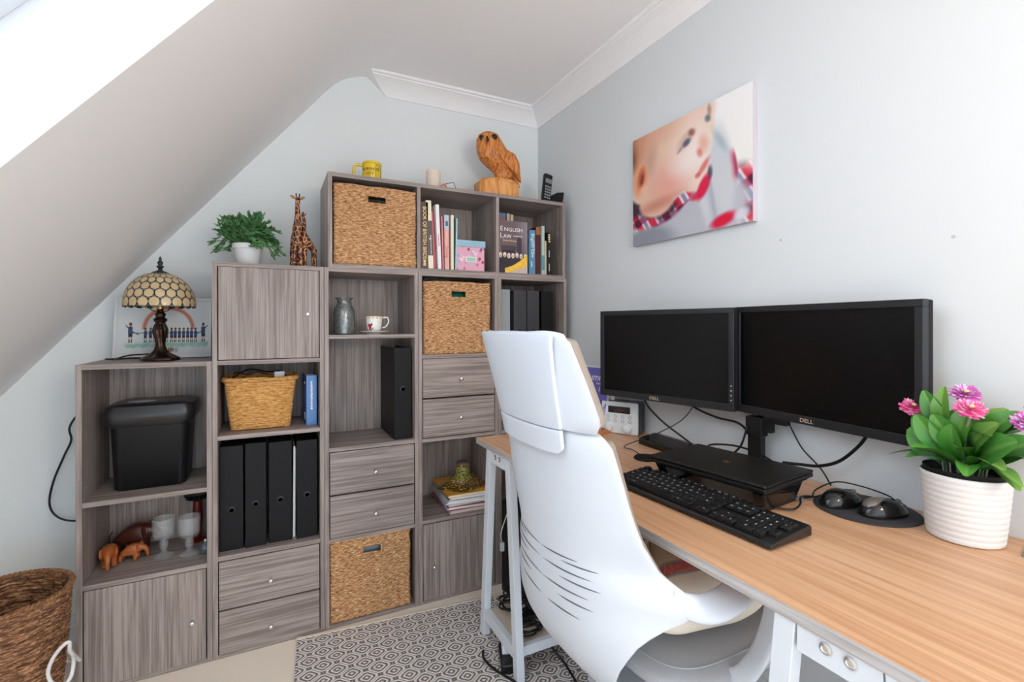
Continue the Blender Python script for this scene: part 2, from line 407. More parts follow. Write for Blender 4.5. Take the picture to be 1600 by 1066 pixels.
def square_basket(label, group, x0, x1, yf, dep, z0, z1, rim_in=.0, hole=True, contents=None):
    """flat fronted seagrass storage basket, open at the top, hand hole in its front"""
    w, h = x1 - x0, z1 - z0; r = thing('storage_basket', label, 'basket', (x0, yf, z0), group=group)
    rows, cols = 42, 13; th = .008; amp = .0050
    hx0, hx1, hz0, hz1 = .385, .625, .80, .905
    NU, NV = 104, 184
    mb = MB()
    def f(u, v):
        # softly rounded corners and a slightly wavy outline
        bx = .004 * nz(v * 5, 3.3, x0); bz = .006 * nz(u * 5, 1.7, z0) * v
        e = .010; cu = max(0, e - u * w, u * w - (w - e)) / e; cv = max(0, e - v * h, v * h - (h - e)) / e
        return Vector((u * w + bx, -amp * weave_h(u, v, w, h, rows, cols) + .007 * (cu ** 2 + cv ** 2), v * h + bz))
    V = [[mb.bm.verts.new(f(i / NU, j / NV)) for i in range(NU + 1)] for j in range(NV + 1)]
    for j in range(NV):
        for i in range(NU):
            u, v = (i + .5) / NU, (j + .5) / NV
            if hole and hx0 < u < hx1 and hz0 < v < hz1: continue
            mb.face([V[j][i], V[j][i + 1], V[j + 1][i + 1], V[j + 1][i]])
    o = mb.build('front_panel', STRAW, r, smooth=True, auto=False)
    o.modifiers.new('thick', 'SOLIDIFY').thickness = -th if False else .006
    # side, back and bottom panels
    mb = MB()
    for s_, xx in ((0, 0.002), (1, w - .002)):
        def g(u, v): return Vector((xx + (1 if s_ else -1) * amp * .8 * weave_h(u, v, dep, h, rows, cols), .006 + u * (dep - .006), v * h * .992))
        mb.grid(g, 50, 138)
    mb.grid(lambda u, v: Vector((u * w, dep, v * h * .99)), 4, 4); mb.grid(lambda u, v: Vector((u * w, u * 0 + .004 + v * (dep - .004), .003)), 4, 4)
    o = mb.build('side_panels', STRAW, r, smooth=True, auto=False); o.modifiers.new('thick', 'SOLIDIFY').thickness = .004
    # stitched rim and hand hole binding
    mb = MB()
    ring = [(.004, .004), (w - .004, .004), (w - .004, dep), (.004, dep), (.004, .004)]
    pts = []
    for (ax, ay), (bx_, by_) in zip(ring, ring[1:]):
        for k in range(30):
            t_ = k / 30; pts.append(Vector((ax + (bx_ - ax) * t_, ay + (by_ - ay) * t_, h + .002 + .006 * nz((ax + (bx_ - ax) * t_) / w * 5, 1.7, z0))))
    rr = [.0055 + .0016 * sin(i * 2.1) for i in range(len(pts))]
    mb.tube(pts, .0062, 8, 1, closed=True)
    if hole:
        hp = []
        c = [(hx0 * w, hz0 * h), (hx1 * w, hz0 * h), (hx1 * w, hz1 * h), (hx0 * w, hz1 * h)]
        for (ax, az), (bx_, bz_) in zip(c, c[1:] + c[:1]):
            for k in range(10): hp.append(Vector((ax + (bx_ - ax) * k / 10, -.001 + .001 * sin(k * 3), az + (bz_ - az) * k / 10)))
        mb.tube(hp, .005, 6, 1, closed=True)
    mb.build('woven_rim', STRAW, r, smooth=True, auto=False)
    return r
gB = 'square seagrass storage baskets'
square_basket('seagrass storage basket in top left bay of the wide top unit', gB, -1.105, -.785, FS + .002, .27, 1.399, 1.703)
b2 = square_basket('seagrass storage basket with green contents behind its hand hole, above two drawers', gB, -.752, -.448, FS + .006, .26, 1.038, 1.338)
b3 = square_basket('seagrass storage basket standing at floor level, under two drawers', gB, -1.121, -.812, FS + .001, .27, .017, .322)
GREENC = mat('green_cloth', rgb(24, 120, 92), .8, var=.4, vscale=30)
def lump(name, m, x0, x1, y0, y1, z0, z1, label, cat, seed=1):
    mb = MB()
    def f(u, v):
        a = 2 * pi * u; p = pi * v; e = .55
        sx = math.copysign(abs(cos(a)) ** e, cos(a)) * sin(p) ** e; sy = math.copysign(abs(sin(a)) ** e, sin(a)) * sin(p) ** e; cz = math.copysign(abs(cos(p)) ** e, -cos(p))
        k = 1 + .12 * nz(sx * 2 + seed, sy * 2, cz * 2)
        return Vector(((x0 + x1) / 2 + (x1 - x0) / 2 * sx * min(1, k), (y0 + y1) / 2 + (y1 - y0) / 2 * sy * min(1, k), (z0 + z1) / 2 + (z1 - z0) / 2 * cz * k * .92))
    mb.grid(f, 32, 18, wrap=True)
    return sp(mb.build(name, m, None, smooth=True, auto=False), label, cat)
lump('folded_cloth', GREENC, -.735, -.465, FS + .022, -.14, 1.05, 1.322, 'green folded cloth inside the seagrass basket above the drawers', 'cloth', 3)
lump('plastic_bag', mat('grey_plastic_bag', rgb(120, 128, 134), .3, var=.5, vscale=25), -1.10, -.83, FS + .024, -.16, .03, .325, 'grey and clear plastic bag filling the floor level seagrass basket', 'bag', 5)
mb = MB()
for k in range(5):
    x_ = -1.06 + .05 * k
    mb.tube([(x_, FS + .04, .30), (x_ + .02, FS + .05, .325 + .004 * (k % 2)), (x_ + .06, FS + .06, .322), (x_ + .08, FS + .05, .30)], .004, 6, 6)
sp(mb.build('cable_coil', mat('grey_cable', rgb(110, 116, 122), .4), None, smooth=True), 'grey cables poking out of the floor level seagrass basket', 'cable')
sp(MB().tube([(-.745, FS + .05, 1.335), (-.73, FS + .05, 1.357), (-.66, FS + .06, 1.360), (-.60, FS + .06, 1.345), (-.55, FS + .07, 1.35), (-.50, FS + .07, 1.33)], .004, 6, 6).build('camera_strap', mat('grey_strap', rgb(70, 78, 88), .4), None, smooth=True),
   'dark grey strap lying over the top of the basket with green contents', 'strap')

# tapered wicker basket (second column)
r = thing('wicker_basket', 'tapered light wicker basket with braided rim, beside the blue book', 'basket', (-1.355, -.218, .776))
def bq(a):   # rounded rectangle direction
    c_, s_ = cos(a), sin(a); e = .28
    return math.copysign(abs(c_) ** e, c_), math.copysign(abs(s_) ** e, s_)
hb = .182
def fb(u, v):
    cx, cy = bq(2 * pi * u + .001); k = v
    hw = .097 + (.118 - .097) * k; hd = .075 + (.092 - .075) * k
    hgt = abs(sin(pi * 22 * v)) ** .6 * (.6 + .4 * cos(2 * pi * 46 * u + pi * floor(22 * v)))
    am = .0032 * hgt + .0012 * nz(u * 60, v * 30)
    return Vector((cx * (hw + am), cy * (hd + am), v * hb + .003 * nz(u * 6, v * 2, 4)))
mb = MB(); mb.grid(fb, 320, 100, wrap=True); mb.face([mb.bm.verts.new((x_, y_, .004)) for x_, y_ in ((-.09, -.068), (.09, -.068), (.09, .068), (-.09, .068))])
o = mb.build('woven_body', STRAW2, r, smooth=True, auto=False); o.modifiers.new('t', 'SOLIDIFY').thickness = .004
mb = MB()
for ph in (0, pi):
    pts = []
    for k in range(260):
        a = 2 * pi * k / 260; cx, cy = bq(a); tw = k * 2 * pi / 7 + ph
        pts.append(Vector((cx * (.121 + .0042 * cos(tw)), cy * (.095 + .0042 * cos(tw)), hb + .004 + .0042 * sin(tw))))
    mb.tube(pts, .0052, 6, 1, closed=True)
mb.build('braided_rim', STRAW2, r, smooth=True, auto=False)
mb = MB()
mb.tube([(-1.45, -.25, .955), (-1.44, -.24, .985), (-1.40, -.25, .975), (-1.37, -.25, .985), (-1.33, -.24, .972)], .0022, 6, 6)
mb.tube([(-1.46, -.20, .955), (-1.40, -.18, .99), (-1.33, -.2, .98), (-1.29, -.24, .985), (-1.27, -.26, .965)], .003, 6, 6)
sp(mb.build('cable_tangle', BLK, None, smooth=True), 'thin cables tangled over the light wicker basket', 'cable')
o = box('charger_plug', mat('pale_plastic', rgb(205, 208, 212), .4), None, -1.31, -1.275, -.27, -.25, .955, .985, .002); o.rotation_euler = (0, 0, 0)
sp(o, 'small pale charger plug lying in the light wicker basket', 'plug')

# tall seagrass bin at the left
r = thing('seagrass_bin', 'tall round dark seagrass bin in the left corner', 'bin', (-1.99, -.475, 0))
def fbin(u, v):
    a = 2 * pi * u; R = .103 + .036 * v + .006 * sin(pi * v)
    j = floor(38 * v + .35 * sin(a * 1 + 1)); ph = 38 * v + .35 * sin(a + 1)
    am = abs(sin(pi * ph)) ** .6 * (.65 + .35 * cos(56 * a + pi * j + 9 * v)) * .0045 + .002 * nz(u * 90, v * 60)
    R += am; return Vector((R * cos(a), R * sin(a), .405 * v + .004 * nz(cos(a) * 2, sin(a) * 2)))
mb = MB(); mb.grid(fbin, 380, 190, wrap=True); mb.lathe([(0.001, .005), (.1, .005)], n=32)
o = mb.build('woven_body', STRAW3, r, smooth=True, auto=False); o.modifiers.new('t', 'SOLIDIFY').thickness = .006
mb = MB()
for ph in (0, pi):
    mb.tube([Vector(((.141 + .004 * cos(k * 2 * pi / 6 + ph)) * cos(2 * pi * k / 240), (.141 + .004 * cos(k * 2 * pi / 6 + ph)) * sin(2 * pi * k / 240), .406 + .004 * sin(k * 2 * pi / 6 + ph) + .004 * nz(cos(2 * pi * k / 240) * 2, sin(2 * pi * k / 240) * 2))) for k in range(240)], .0045, 6, 1, closed=True)
mb.build('rolled_rim', straw('rim_seagrass', rgb(176, 126, 86), rgb(88, 58, 38), None, 60, 200), r, smooth=True, auto=False)
# white hose
cable('white_hose', [(-1.815, -.52, .20), (-1.819, -.58, .262), (-1.815, -.60, .298), (-1.830, -.60, .292), (-1.850, -.60, .263), (-1.859, -.60, .229), (-1.850, -.60, .198), (-1.827, -.60, .188), (-1.812, -.60, .205), (-1.812, -.58, .235), (-1.835, -.52, .235), (-1.868, -.44, .19), (-1.886, -.36, .12), (-1.892, -.15, .03)], .0048,
      mat('white_rubber', rgb(225, 222, 220), .5), 'white bent hose looping beside the seagrass bin', cat='hose')
# black flex against the back wall, left of the shelving
cable('power_flex', [(-1.80, -.03, 1.05), (-1.885, -.03, .93), (-1.95, -.03, .84), (-1.975, -.03, .79), (-1.97, -.03, .745), (-1.99, -.03, .69), (-2.02, -.03, .60), (-2.03, -.03, .52), (-2.005, -.03, .47), (-1.95, -.03, .448), (-1.85, -.03, .45)], .0035,
      BLK, 'black power flex hanging down the wall left of the shelving')

# ================================================================== ON / IN COLUMN 1
# tiffany style lamp
TZ = 1.037
r = thing('table_lamp', 'stained glass table lamp with amber domed shade on bronze base', 'lamp', (-1.672, -.225, TZ))
BRZ = mat('antique_bronze', rgb(66, 50, 42), .30, metal=.85, var=.5, vscale=60)
mb = MB()
pf = [(.056, 0), (.058, .004), (.056, .010), (.049, .014), (.040, .019), (.029, .026), (.020, .037), (.0155, .050), (.0145, .062), (.0165, .078), (.0215, .096), (.0225, .108), (.019, .120), (.0145, .132), (.0175, .138), (.0215, .143), (.019, .148), (.013, .153), (.0155, .159), (.0165, .165), (.011, .171), (.0095, .182)]
def flam(u, v):
    k = v * (len(pf) - 1); i = min(int(k), len(pf) - 2); t_ = k - i
    R = pf[i][0] * (1 - t_) + pf[i + 1][0] * t_; z = pf[i][1] * (1 - t_) + pf[i + 1][1] * t_
    fl = 1 + (.07 if z < .13 else 0) * cos(8 * (2 * pi * u) + z * 40) * (1 if z > .012 else .5)
    return Vector((R * fl * cos(2 * pi * u), R * fl * sin(2 * pi * u), z))
mb.grid(flam, 64, 84, wrap=True); mb.build('base', BRZ, r, smooth=True, auto=False)
AM = mat('amber_brass', rgb(190, 150, 50), .25, metal=.8)
MB().lathe([(.009, .18), (.011, .186), (.011, .2), (.007, .203), (.013, .21), (.012, .225), (.006, .23)], n=16).build('bulb_holder', AM, r, smooth=True)
mb = MB()
for s_ in (-1, 1): mb.tube([(s_ * .006, 0, .172), (s_ * .024, 0, .178), (s_ * .036, 0, .196), (s_ * .034, 0, .212), (s_ * .02, 0, .23)], .0016, 6, 6)
mb.build('shade_harp', BRZ, r, smooth=True)
GLASSV = vcol('stained_glass', .22, .5, .3)
ROWS, NC = 6, 20
def shp(v):     # dome profile, v=0 bottom..1 top
    a = v * pi / 2 * .94
    return .106 * cos(a) ** .85, .192 + .118 * sin(a) ** 1.0
def cell(u, v):
    best = 9
    j = v * ROWS; j0 = floor(j)
    for jj in (j0 - 1, j0, j0 + 1):
        off = .5 * (jj % 2); uu = u * NC + off; du = abs(uu - round(uu)); dv = abs(j - jj - .5)
        best = min(best, sqrt((du / .56) ** 2 + (dv / .62) ** 2) if True else 9)
    return best
def scol(u, v):
    if v > .93: return (.14, .14, .17)
    d = cell(u, v); off = .5 * (floor(v * ROWS) % 2)
    if d < .80:
        k = .5 + .5 * nz(floor(u * NC + .5 + off) * 3.1, floor(v * ROWS) * 2.3)
        c = mix((.74, .66, .50), (.86, .78, .60), k); c = mix(c, (.86, .62, .42), .35 * max(0, nz(u * 50, v * 12, 4) + .3)); return c
    j = v * ROWS; jr = round(j)
    uu = u * NC + (.5 * (floor(j) % 2)); 
    # little grey jewels where four ovals meet
    q = abs(u * NC + .5 * ((jr) % 2) - round(u * NC + .5 * ((jr) % 2)))
    q2 = abs(u * NC + .5 * ((jr + 1) % 2) - round(u * NC + .5 * ((jr + 1) % 2)))
    if sqrt((min(q, q2) / .17) ** 2 + ((j - jr) / .2) ** 2) < 1 and v > .02: return (.42, .42, .48)
    return (.03, .028, .03)
def fs_(u, v):
    R, z = shp(v); a = 2 * pi * u; sc = .0055 * (1 - sm(0, .10, v)) * abs(sin(NC * pi * u))
    R += .0016 * (1 if cell(u, v) < .80 else 0); return Vector((R * cos(a), R * sin(a), z - sc))
o = painted('shade', fs_, scol, 420, 130, GLASSV, r, wrap=True, smooth=True); o.modifiers.new('t', 'SOLIDIFY').thickness = .002
MB().lathe([(.030, .304), (.026, .311), (.015, .316), (.007, .320), (.006, .326), (.011, .331), (.011, .334), (.006, .338), (.008, .344), (.009, .348), (.004, .354), (.005, .36), (.001, .369)], n=18).build('finial', mat('dark_pewter', rgb(60, 62, 70), .4, metal=.7), r, smooth=True)
MB().lathe([(.0035, 0), (.0035, .012), (.006, .013), (.006, .018)], M=Matrix.Translation((.032, -.028, .026)), n=10).build('switch', mat('brown_knob', rgb(120, 70, 40), .4), r, smooth=True)
cable('lamp_flex', [(.0, .03, .024), (-.05, .03, .022), (-.10, .05, .018), (-.145, .08, .006), (-.18, .11, .004)], .0026, BLK, parent=r)
cable('lamp_flex', [(-.04, .02, .008), (-.09, .03, .010), (-.13, .06, .006), (-.16, .10, .003)], .0026, BLK, parent=r)

# painting leaning on the wall behind the lamp
PIC = vcol('painted_print', .55)
r = thing('framed_painting', 'framed childlike painting of a team in a row under a rainbow', 'picture', (-1.684, -.085, TZ))
tilt = Matrix.Translation((0, 0, 0)) @ Matrix.Rotation(radians(-9), 4, 'X')
pw, ph = .306, .232
PX = [(.085, 1.0), (.255, .52), (.315, .5), (.365, .5), (.415, .52), (.46, .5), (.505, .5), (.56, .53), (.605, .55), (.655, .53), (.705, .52), (.755, .5), (.80, .52), (.85, .5), (.945, 1.0)]
def pcol(u, v):
    c = (.86, .87, .87); c = mix(c, (.78, .82, .86), .6 * max(0, nz(u * 4, v * 4, 2)))
    g = (1 - sm(.20, .27, v)) * sm(.12, .18, v + .03 * nz(u * 20, 0)) * sm(.05, .12, u)
    c = mix(c, (.42, .70, .58), g * (.5 + .5 * nz(u * 12, v * 10, 1)))
    d = sqrt(((u - .55) / .285) ** 2 + ((v - .48) / .40) ** 2)
    if v > .47:
        if .86 < d < 1.03:
            c = mix((.80, .52, .42), (.86, .62, .50), sm(.86, 1.0, d)) if d < .93 or d > .96 else (.72, .40, .44)
    for i, (x, s_) in enumerate(PX):
        x = .06 + x * .93
        ends = i in (0, len(PX) - 1); sc = 1.35 if ends else 1
        y0 = .24; h = .25 * sc; dx = (u - x)
        t_ = (v - y0) / h
        if -.15 < t_ < 1.3:
            w_ = .017 * sc
            if .42 < t_ < .82 and abs(dx) < w_: c = (.20, .28, .42)
            if .28 < t_ <= .44 and abs(dx) < w_ * .95: c = (.12, .14, .22)
            if -.02 < t_ <= .28 and (abs(abs(dx) - w_ * .5) < w_ * .28): c = (.15, .15, .2) if t_ < .14 else (.80, .62, .55)
            if ((dx / (w_ * .75)) ** 2 + ((t_ - .93) / .12) ** 2) < 1: c = (.35, .22, .18) if t_ > .93 else (.62, .42, .34)
        if ends:
            s2 = -1 if i == 0 else 1
            if 0 < s2 * dx < .05 and abs(v - (.43 + 1.9 * s2 * dx + .02)) < .014 and s2 * dx > .012: c = (.22, .32, .48)
            if 0 < -s2 * dx < .09 and abs(v - (.43 - .9 * abs(dx) + .02)) < .010: c = (.22, .32, .48)
    if abs(v - .405) < .008 and .16 < u < .90: c = (.22, .28, .42)
    return c
painted('picture_sheet', lambda u, v: tilt @ Vector((-pw / 2 + .01 + (pw - .02) * u, -.0095, .01 + (ph - .02) * v)), pcol, 300, 220, PIC, r)
mb = MB()
for q in ((-pw / 2, pw / 2, 0, .010), (-pw / 2, pw / 2, ph - .010, ph), (-pw / 2, -pw / 2 + .010, .01, ph - .01), (pw / 2 - .010, pw / 2, .01, ph - .01)): mb.box(q[0], q[1], -.014, 0, q[2], q[3], tilt)
mb.box(-pw / 2 + .01, pw / 2 - .01, -.008, -.002, .01, ph - .01, tilt)
mb.build('frame', mat('white_frame', rgb(222, 224, 226), .4), r, bevel=.001)
text('caption', "'TIGERS'", .020, tilt @ frame((.012, -.0105, .030), (1, 0, 0), (0, 0, 1)), BLKM, r, extr=.0001)

# black waste box (paper shredder style bin) in the top bay
r = thing('waste_bin', 'large black plastic bin on its own in the upper left bay', 'bin', (-1.693, -.195, .603))
mb = MB()
def rr_(hw, hd, rad, n=6):
    o = []
    for cx, cy, a0 in ((hw - rad, hd - rad, 0), (-hw + rad, hd - rad, pi / 2), (-hw + rad, -hd + rad, pi), (hw - rad, -hd + rad, 3 * pi / 2)):
        for k in range(n + 1): a = a0 + pi / 2 * k / n; o.append((cx + rad * cos(a), cy + rad * sin(a)))
    return o
def loft(mb, rings, cap=(True, True)):
    R = [[mb.bm.verts.new(p) for p in ring] for ring in rings]; n = len(R[0])
    for a, b in zip(R, R[1:]):
        for i in range(n): mb.face([a[i], a[(i + 1) % n], b[(i + 1) % n], b[i]])
    if cap[0]: mb.face(R[0][::-1])
    if cap[1]: mb.face(R[-1])
loft(mb, [[(x, y, z) for x, y in rr_(hw, hd, .028)] for hw, hd, z in ((.098, .078, 0), (.103, .083, .006), (.112, .09, .21), (.114, .092, .225))], cap=(True, False))
o = mb.build('bin_body', mat('black_bin_plastic', (.007, .007, .008), .42, spec=.25, bump=.1, bscale=300), r, smooth=True)
mb = MB()
loft(mb, [[(x, y, z) for x, y in rr_(hw, hd, .035)] for hw, hd, z in ((.114, .094, .215), (.128, .106, .232), (.131, .108, .262), (.122, .10, .285), (.10, .085, .292))])
mb.build('bin_lid', mat('black_lid_plastic', (.016, .016, .018), .3), r, smooth=True)
MB().ball((-.035, -.02, .291), .042, .025, .006).build('lid_label', mat('grey_label', rgb(150, 155, 160), .5), r, smooth=True)

# carved animals, goblets
ORW = mat('carved_orange_wood', rgb(170, 92, 44), .35, var=.35, vscale=70); DKW = mat('carved_dark_wood', rgb(70, 32, 22), .3, var=.4, vscale=60)
def elephant(label, loc, rz, s, m, name='carved_elephant'):
    r = thing(name, label, 'figurine', loc, rz)
    v = [(-.02, 0, .045), (.0, 0, .048), (.022, 0, .047), (.042, 0, .054), (.058, 0, .046), (.064, 0, .028), (.066, 0, .010)]
    e = [(i, i + 1) for i in range(6)]; rad = [(.017, .021), (.021, .024), (.018, .022), (.016, .017), (.009, .010), (.006, .006), (.0045, .0045)]
    for (b, dx) in ((0, -.006), (2, .004)):
        for sy in (-1, 1):
            k = len(v); v += [(v[b][0] + dx, sy * .012, .028), (v[b][0] + dx, sy * .0125, .003)]; e += [(b, k), (k, k + 1)]; rad += [.0085, .0075]
    skin('body', [tuple(c * s for c in p) for p in v], e, [tuple(c * s for c in (q if isinstance(q, tuple) else (q, q))) for q in rad], m, r, 2)
    for sy in (-1, 1):
        MB().ball((.036 * s, sy * .017 * s, .052 * s), .010 * s, .0035 * s, .015 * s, M=Matrix.Rotation(sy * .4, 4, 'Z')).build('ear', m, r, smooth=True)
    cable('tail', [(-.036 * s, 0, .052 * s), (-.043 * s, 0, .04 * s), (-.042 * s, 0, .024 * s)], .0016 * s, m, parent=r)
    return r
elephant('carved orange wood animal facing out at the far left of the low shelf', (-1.815, -.225, .342), radians(-82), 1.12, ORW)
elephant('small carved orange wood elephant, the middle one of the three animals', (-1.765, -.215, .342), radians(-8), .85, ORW)
elephant('large dark carved elephant standing behind the two orange ones', (-1.775, -.145, .342), radians(-15), 1.55, DKW)
GL = mat('clear_glass', (.70, .75, .76), .04, spec=1, alpha=.17)
GLT = mat('textured_glass', (.66, .71, .73), .08, spec=1, var=.5, vscale=260, bump=1.0, bscale=240, alpha=.20)
def goblet(label, loc):
    r = thing('glass_goblet', label, 'glass', loc, group='textured glass goblets')
    MB().lathe([(.014, .062), (.028, .066), (.0325, .074), (.0335, .085), (.0345, .135), (.0330, .135), (.0318, .085), (.030, .077), (.02, .070), (.001, .068)], n=32).build('bowl', GLT, r, smooth=True)
    MB().lathe([(.030, 0), (.030, .002), (.018, .008), (.009, .015), (.0075, .022), (.012, .028), (.014, .036), (.014, .048), (.010, .056), (.011, .0615)], n=24).build('stem', GL, r, smooth=True)
goblet('textured glass goblet nearer the carved elephants', (-1.664, -.225, .3425))
goblet('textured glass goblet nearer the right side of the shelf', (-1.585, -.25, .3425))
r = thing('candle_holder', 'dark red stemmed candle holder with wide black top behind the goblets', 'candle holder', (-1.573, -.13, .342))
MB().lathe([(.035, 0), (.035, .006), (.012, .012), (.014, .05), (.017, .10), (.014, .15), (.02, .156)], n=20).build('stem', mat('dark_red', rgb(96, 26, 16), .3), r, smooth=True)
MB().lathe([(.018, .156), (.038, .162), (.045, .176), (.042, .18), (.01, .182)], n=24).build('cup', BLKG, r, smooth=True)
r = thing('glass_ornament', 'small dark glass ornament at the right end of the goblet shelf', 'ornament', (-1.535, -.262, .342))
MB().lathe([(.016, 0), (.021, .012), (.020, .024), (.012, .036), (.007, .042)], n=20).build('body', mat('smoked_glass', (.25, .30, .34), .08, trans=.7), r, smooth=True)
MB().box(-.003, .003, -.003, .003, .03, .048).build('metal_tip', CHROME, r)

# ================================================================== COLUMN 2
# leafy plant in white pot
LEAF = mat('leaf_green', rgb(92, 142, 88), .42, var=.5, vscale=45, spec=.5)
r = thing('potted_plant', 'small bushy green plant in a white pot on the shelving', 'plant', (-1.398, -.255, 1.382))
MB().lathe([(.036, 0), (.038, .002), (.047, .062), (.052, .063), (.053, .080), (.050, .082), (.048, .07), (.02, .068), (.001, .068)], n=32).build('pot', mat('white_ceramic', rgb(232, 232, 232), .35), r, smooth=True)
mb = MB(); ml = MB(); random.seed(11)
for k in range(70):
    a = random.uniform(0, 2 * pi); el = random.uniform(.02, 1.0); L = random.uniform(.075, .122) * (1.0 if el < .6 else .95)
    d0 = Vector((cos(a), sin(a), 0)); p0 = Vector((cos(a) * .018, sin(a) * .018, .068))
    top = p0 + d0 * L * cos(el * pi / 2) * .92 + Vector((0, 0, L * (.18 + .95 * sin(el * pi / 2)))); drop = Vector((0, 0, -.05 * (1 - el) ** 2))
    pts = crom([p0, p0.lerp(top, .5) + Vector((0, 0, .025)), top + drop], 7)
    mb.tube(pts, .0010, 4, 1)
    for i in range(2, len(pts)):
        for s_ in (-1, 1):
            p = pts[i]; t_ = (pts[i] - pts[i - 1]).normalized(); side = t_.cross(Vector((0, 0, 1))).normalized() * s_
            dr = (side * random.uniform(.5, 1) + t_ * .9 + Vector((random.uniform(-.4, .4), random.uniform(-.4, .4), random.uniform(-.5, .4)))).normalized()
            ln = random.uniform(.018, .032); wd = ln * random.uniform(.18, .27); nn = dr.cross(Vector((random.uniform(-.3, .3), random.uniform(-.3, .3), 1))).normalized(); cu = dr.cross(nn) * ln * .12
            vs = [ml.bm.verts.new(q) for q in (p, p + dr * ln * .35 + nn * wd + cu, p + dr * ln * .75 + nn * wd * .6 + cu * .6, p + dr * ln - cu, p + dr * ln * .75 - nn * wd * .6 + cu * .6, p + dr * ln * .35 - nn * wd + cu)]
            mid = ml.bm.verts.new(p + dr * ln * .5 - cu * .2)
            for q in range(6): ml.face([vs[q], vs[(q + 1) % 6], mid])
mb.build('stems', mat('stem_brown', rgb(92, 84, 50), .6), r); ml.build('foliage', LEAF, r)
# giraffes
m = bpy.data.materials.new('giraffe_paint'); m.use_nodes = True; nt = m.node_tree; b = nt.nodes['Principled BSDF']; b.inputs['Roughness'].default_value = .35
tc = nt.nodes.new('ShaderNodeTexCoord'); vo = nt.nodes.new('ShaderNodeTexVoronoi'); vo.feature = 'DISTANCE_TO_EDGE'; vo.inputs['Scale'].default_value = 62
mpg = nt.nodes.new('ShaderNodeMapping'); mpg.inputs['Scale'].default_value = (1, 1, .8); nt.links.new(tc.outputs['Object'], mpg.inputs[0]); nt.links.new(mpg.outputs[0], vo.inputs['Vector'])
rp = nt.nodes.new('ShaderNodeValToRGB'); rp.color_ramp.interpolation = 'LINEAR'; rp.color_ramp.elements[0].position = .035; rp.color_ramp.elements[1].position = .075
rp.color_ramp.elements[0].color = (*rgb(230, 160, 100), 1); rp.color_ramp.elements[1].color = (*rgb(74, 30, 18), 1)
nt.links.new(vo.outputs['Distance'], rp.inputs[0]); nt.links.new(rp.outputs[0], b.inputs['Base Color']); GIR = m
def giraffe(label, loc, rz, s, neck, hd):
    r = thing('giraffe_figurine', label, 'figurine', loc, rz)
    v = [(-.024, 0, .112), (0, 0, .122), (.022, 0, .138), (.026, 0, .165), (.024, 0, .20), (.024, 0, .235), (.030, 0, .257), (.046, 0, .252)]
    if neck != 1: v = [(x, y, z if z < .139 else .138 + (z - .138) * neck) for x, y, z in v]
    e = [(i, i + 1) for i in range(7)]; rad = [(.017, .019), (.018, .021), (.019, .019), (.0145, .0145), (.010, .010), (.0085, .0085), (.0095, .0095), (.0055, .0055)]
    for (b_, dx) in ((0, -.002), (2, .002)):
        for sy in (-1, 1):
            k = len(v); v += [(v[b_][0] + dx, sy * .010, .075), (v[b_][0] + dx, sy * .011, .035), (v[b_][0] + dx, sy * .011, .004)]; e += [(b_, k), (k, k + 1), (k + 1, k + 2)]; rad += [.0088, .007, .0085]
    skin('body', [tuple(c * s for c in p) for p in v], e, [tuple(c * s for c in (q if isinstance(q, tuple) else (q, q))) for q in rad], GIR, r, 2)
    hx, hz = v[6][0] * s, v[6][2] * s
    for sy in (-1, 1):
        MB().ball((hx - .004 * s, sy * .016 * s, hz + .004 * s), .0035 * s, .011 * s, .005 * s, M=Matrix.Rotation(sy * .5, 4, 'X')).build('ear', mat('giraffe_ear', rgb(176, 120, 66), .4), r, smooth=True)
        MB().tube([(hx, sy * .005 * s, hz + .004 * s), (hx, sy * .006 * s, hz + .018 * s)], .0022 * s, 6, 1).build('horn', mat('horn_dark', rgb(40, 30, 26), .4), r)
    MB().ball((v[7][0] * s + .002 * s, 0, v[7][2] * s), .005 * s).build('muzzle', mat('horn_dark'), r, smooth=True)
    return r
giraffe('tall carved spotted giraffe figurine, the larger of the pair', (-1.232, -.255, 1.382), radians(-82), 1.04, 1.0, 1)
giraffe('smaller carved spotted giraffe figurine tucked beside the tall one', (-1.187, -.262, 1.382), radians(-158), .80, 1.0, 1)

# blue book and binders
def book(name, label, x0, x1, y0, y1, z0, z1, cover, page=None, group=None, rot=None, cat='book', open_front='spine', lean=0):
    """upright book: spine towards -y; x thickness"""
    r = thing(name, label, cat, ((x0 + x1) / 2, y0, z0), group=group)
    w, d, h = x1 - x0, y1 - y0, z1 - z0; c = .0018 if w > .008 else .0008
    mb = MB(); mb.box(-w / 2, -w / 2 + c, 0, d, 0, h); mb.box(w / 2 - c, w / 2, 0, d, 0, h); mb.box(-w / 2, w / 2, 0, c, 0, h)
    mb.build('cover', cover, r, bevel=min(.001, w * .1), seg=1)
    MB().box(-w / 2 + c, w / 2 - c, c, d - .003, .002, h - .003).build('pages', page or PAPER, r)
    r.rotation_euler = (0, lean, rot or 0)
    return r
NAVY = mat('navy_cover', rgb(28, 62, 140), .35); LBLUE = mat('blue_spine', rgb(84, 132, 190), .35)
r = book('book', 'thick navy blue book standing beside the wicker basket', -1.20, -1.163, -.300, -.165, .775, .968, NAVY, rot=radians(3))
box('spine_panel', LBLUE, r, -.0186, .0186, -.0008, .0004, .001, .192)
marks('spine_print', 14, .11, .008, frame((0, -.001, .115), (0, 0, -1), (1, 0, 0)), PAPER, r, 3)
box('barcode', PAPER, r, -.0190, -.0185, .030, .062, .018, .046)
marks('cover_print', 4, .03, .009, frame((-.0187, .055, .160), (0, -1, 0), (0, 0, 1)), PAPER, r, 4)
mb = MB()
for k in range(9): mb.box(-.0190, -.0185, .025 if k % 3 else .03, .08, .142 - k * .007, .144 - k * .007)
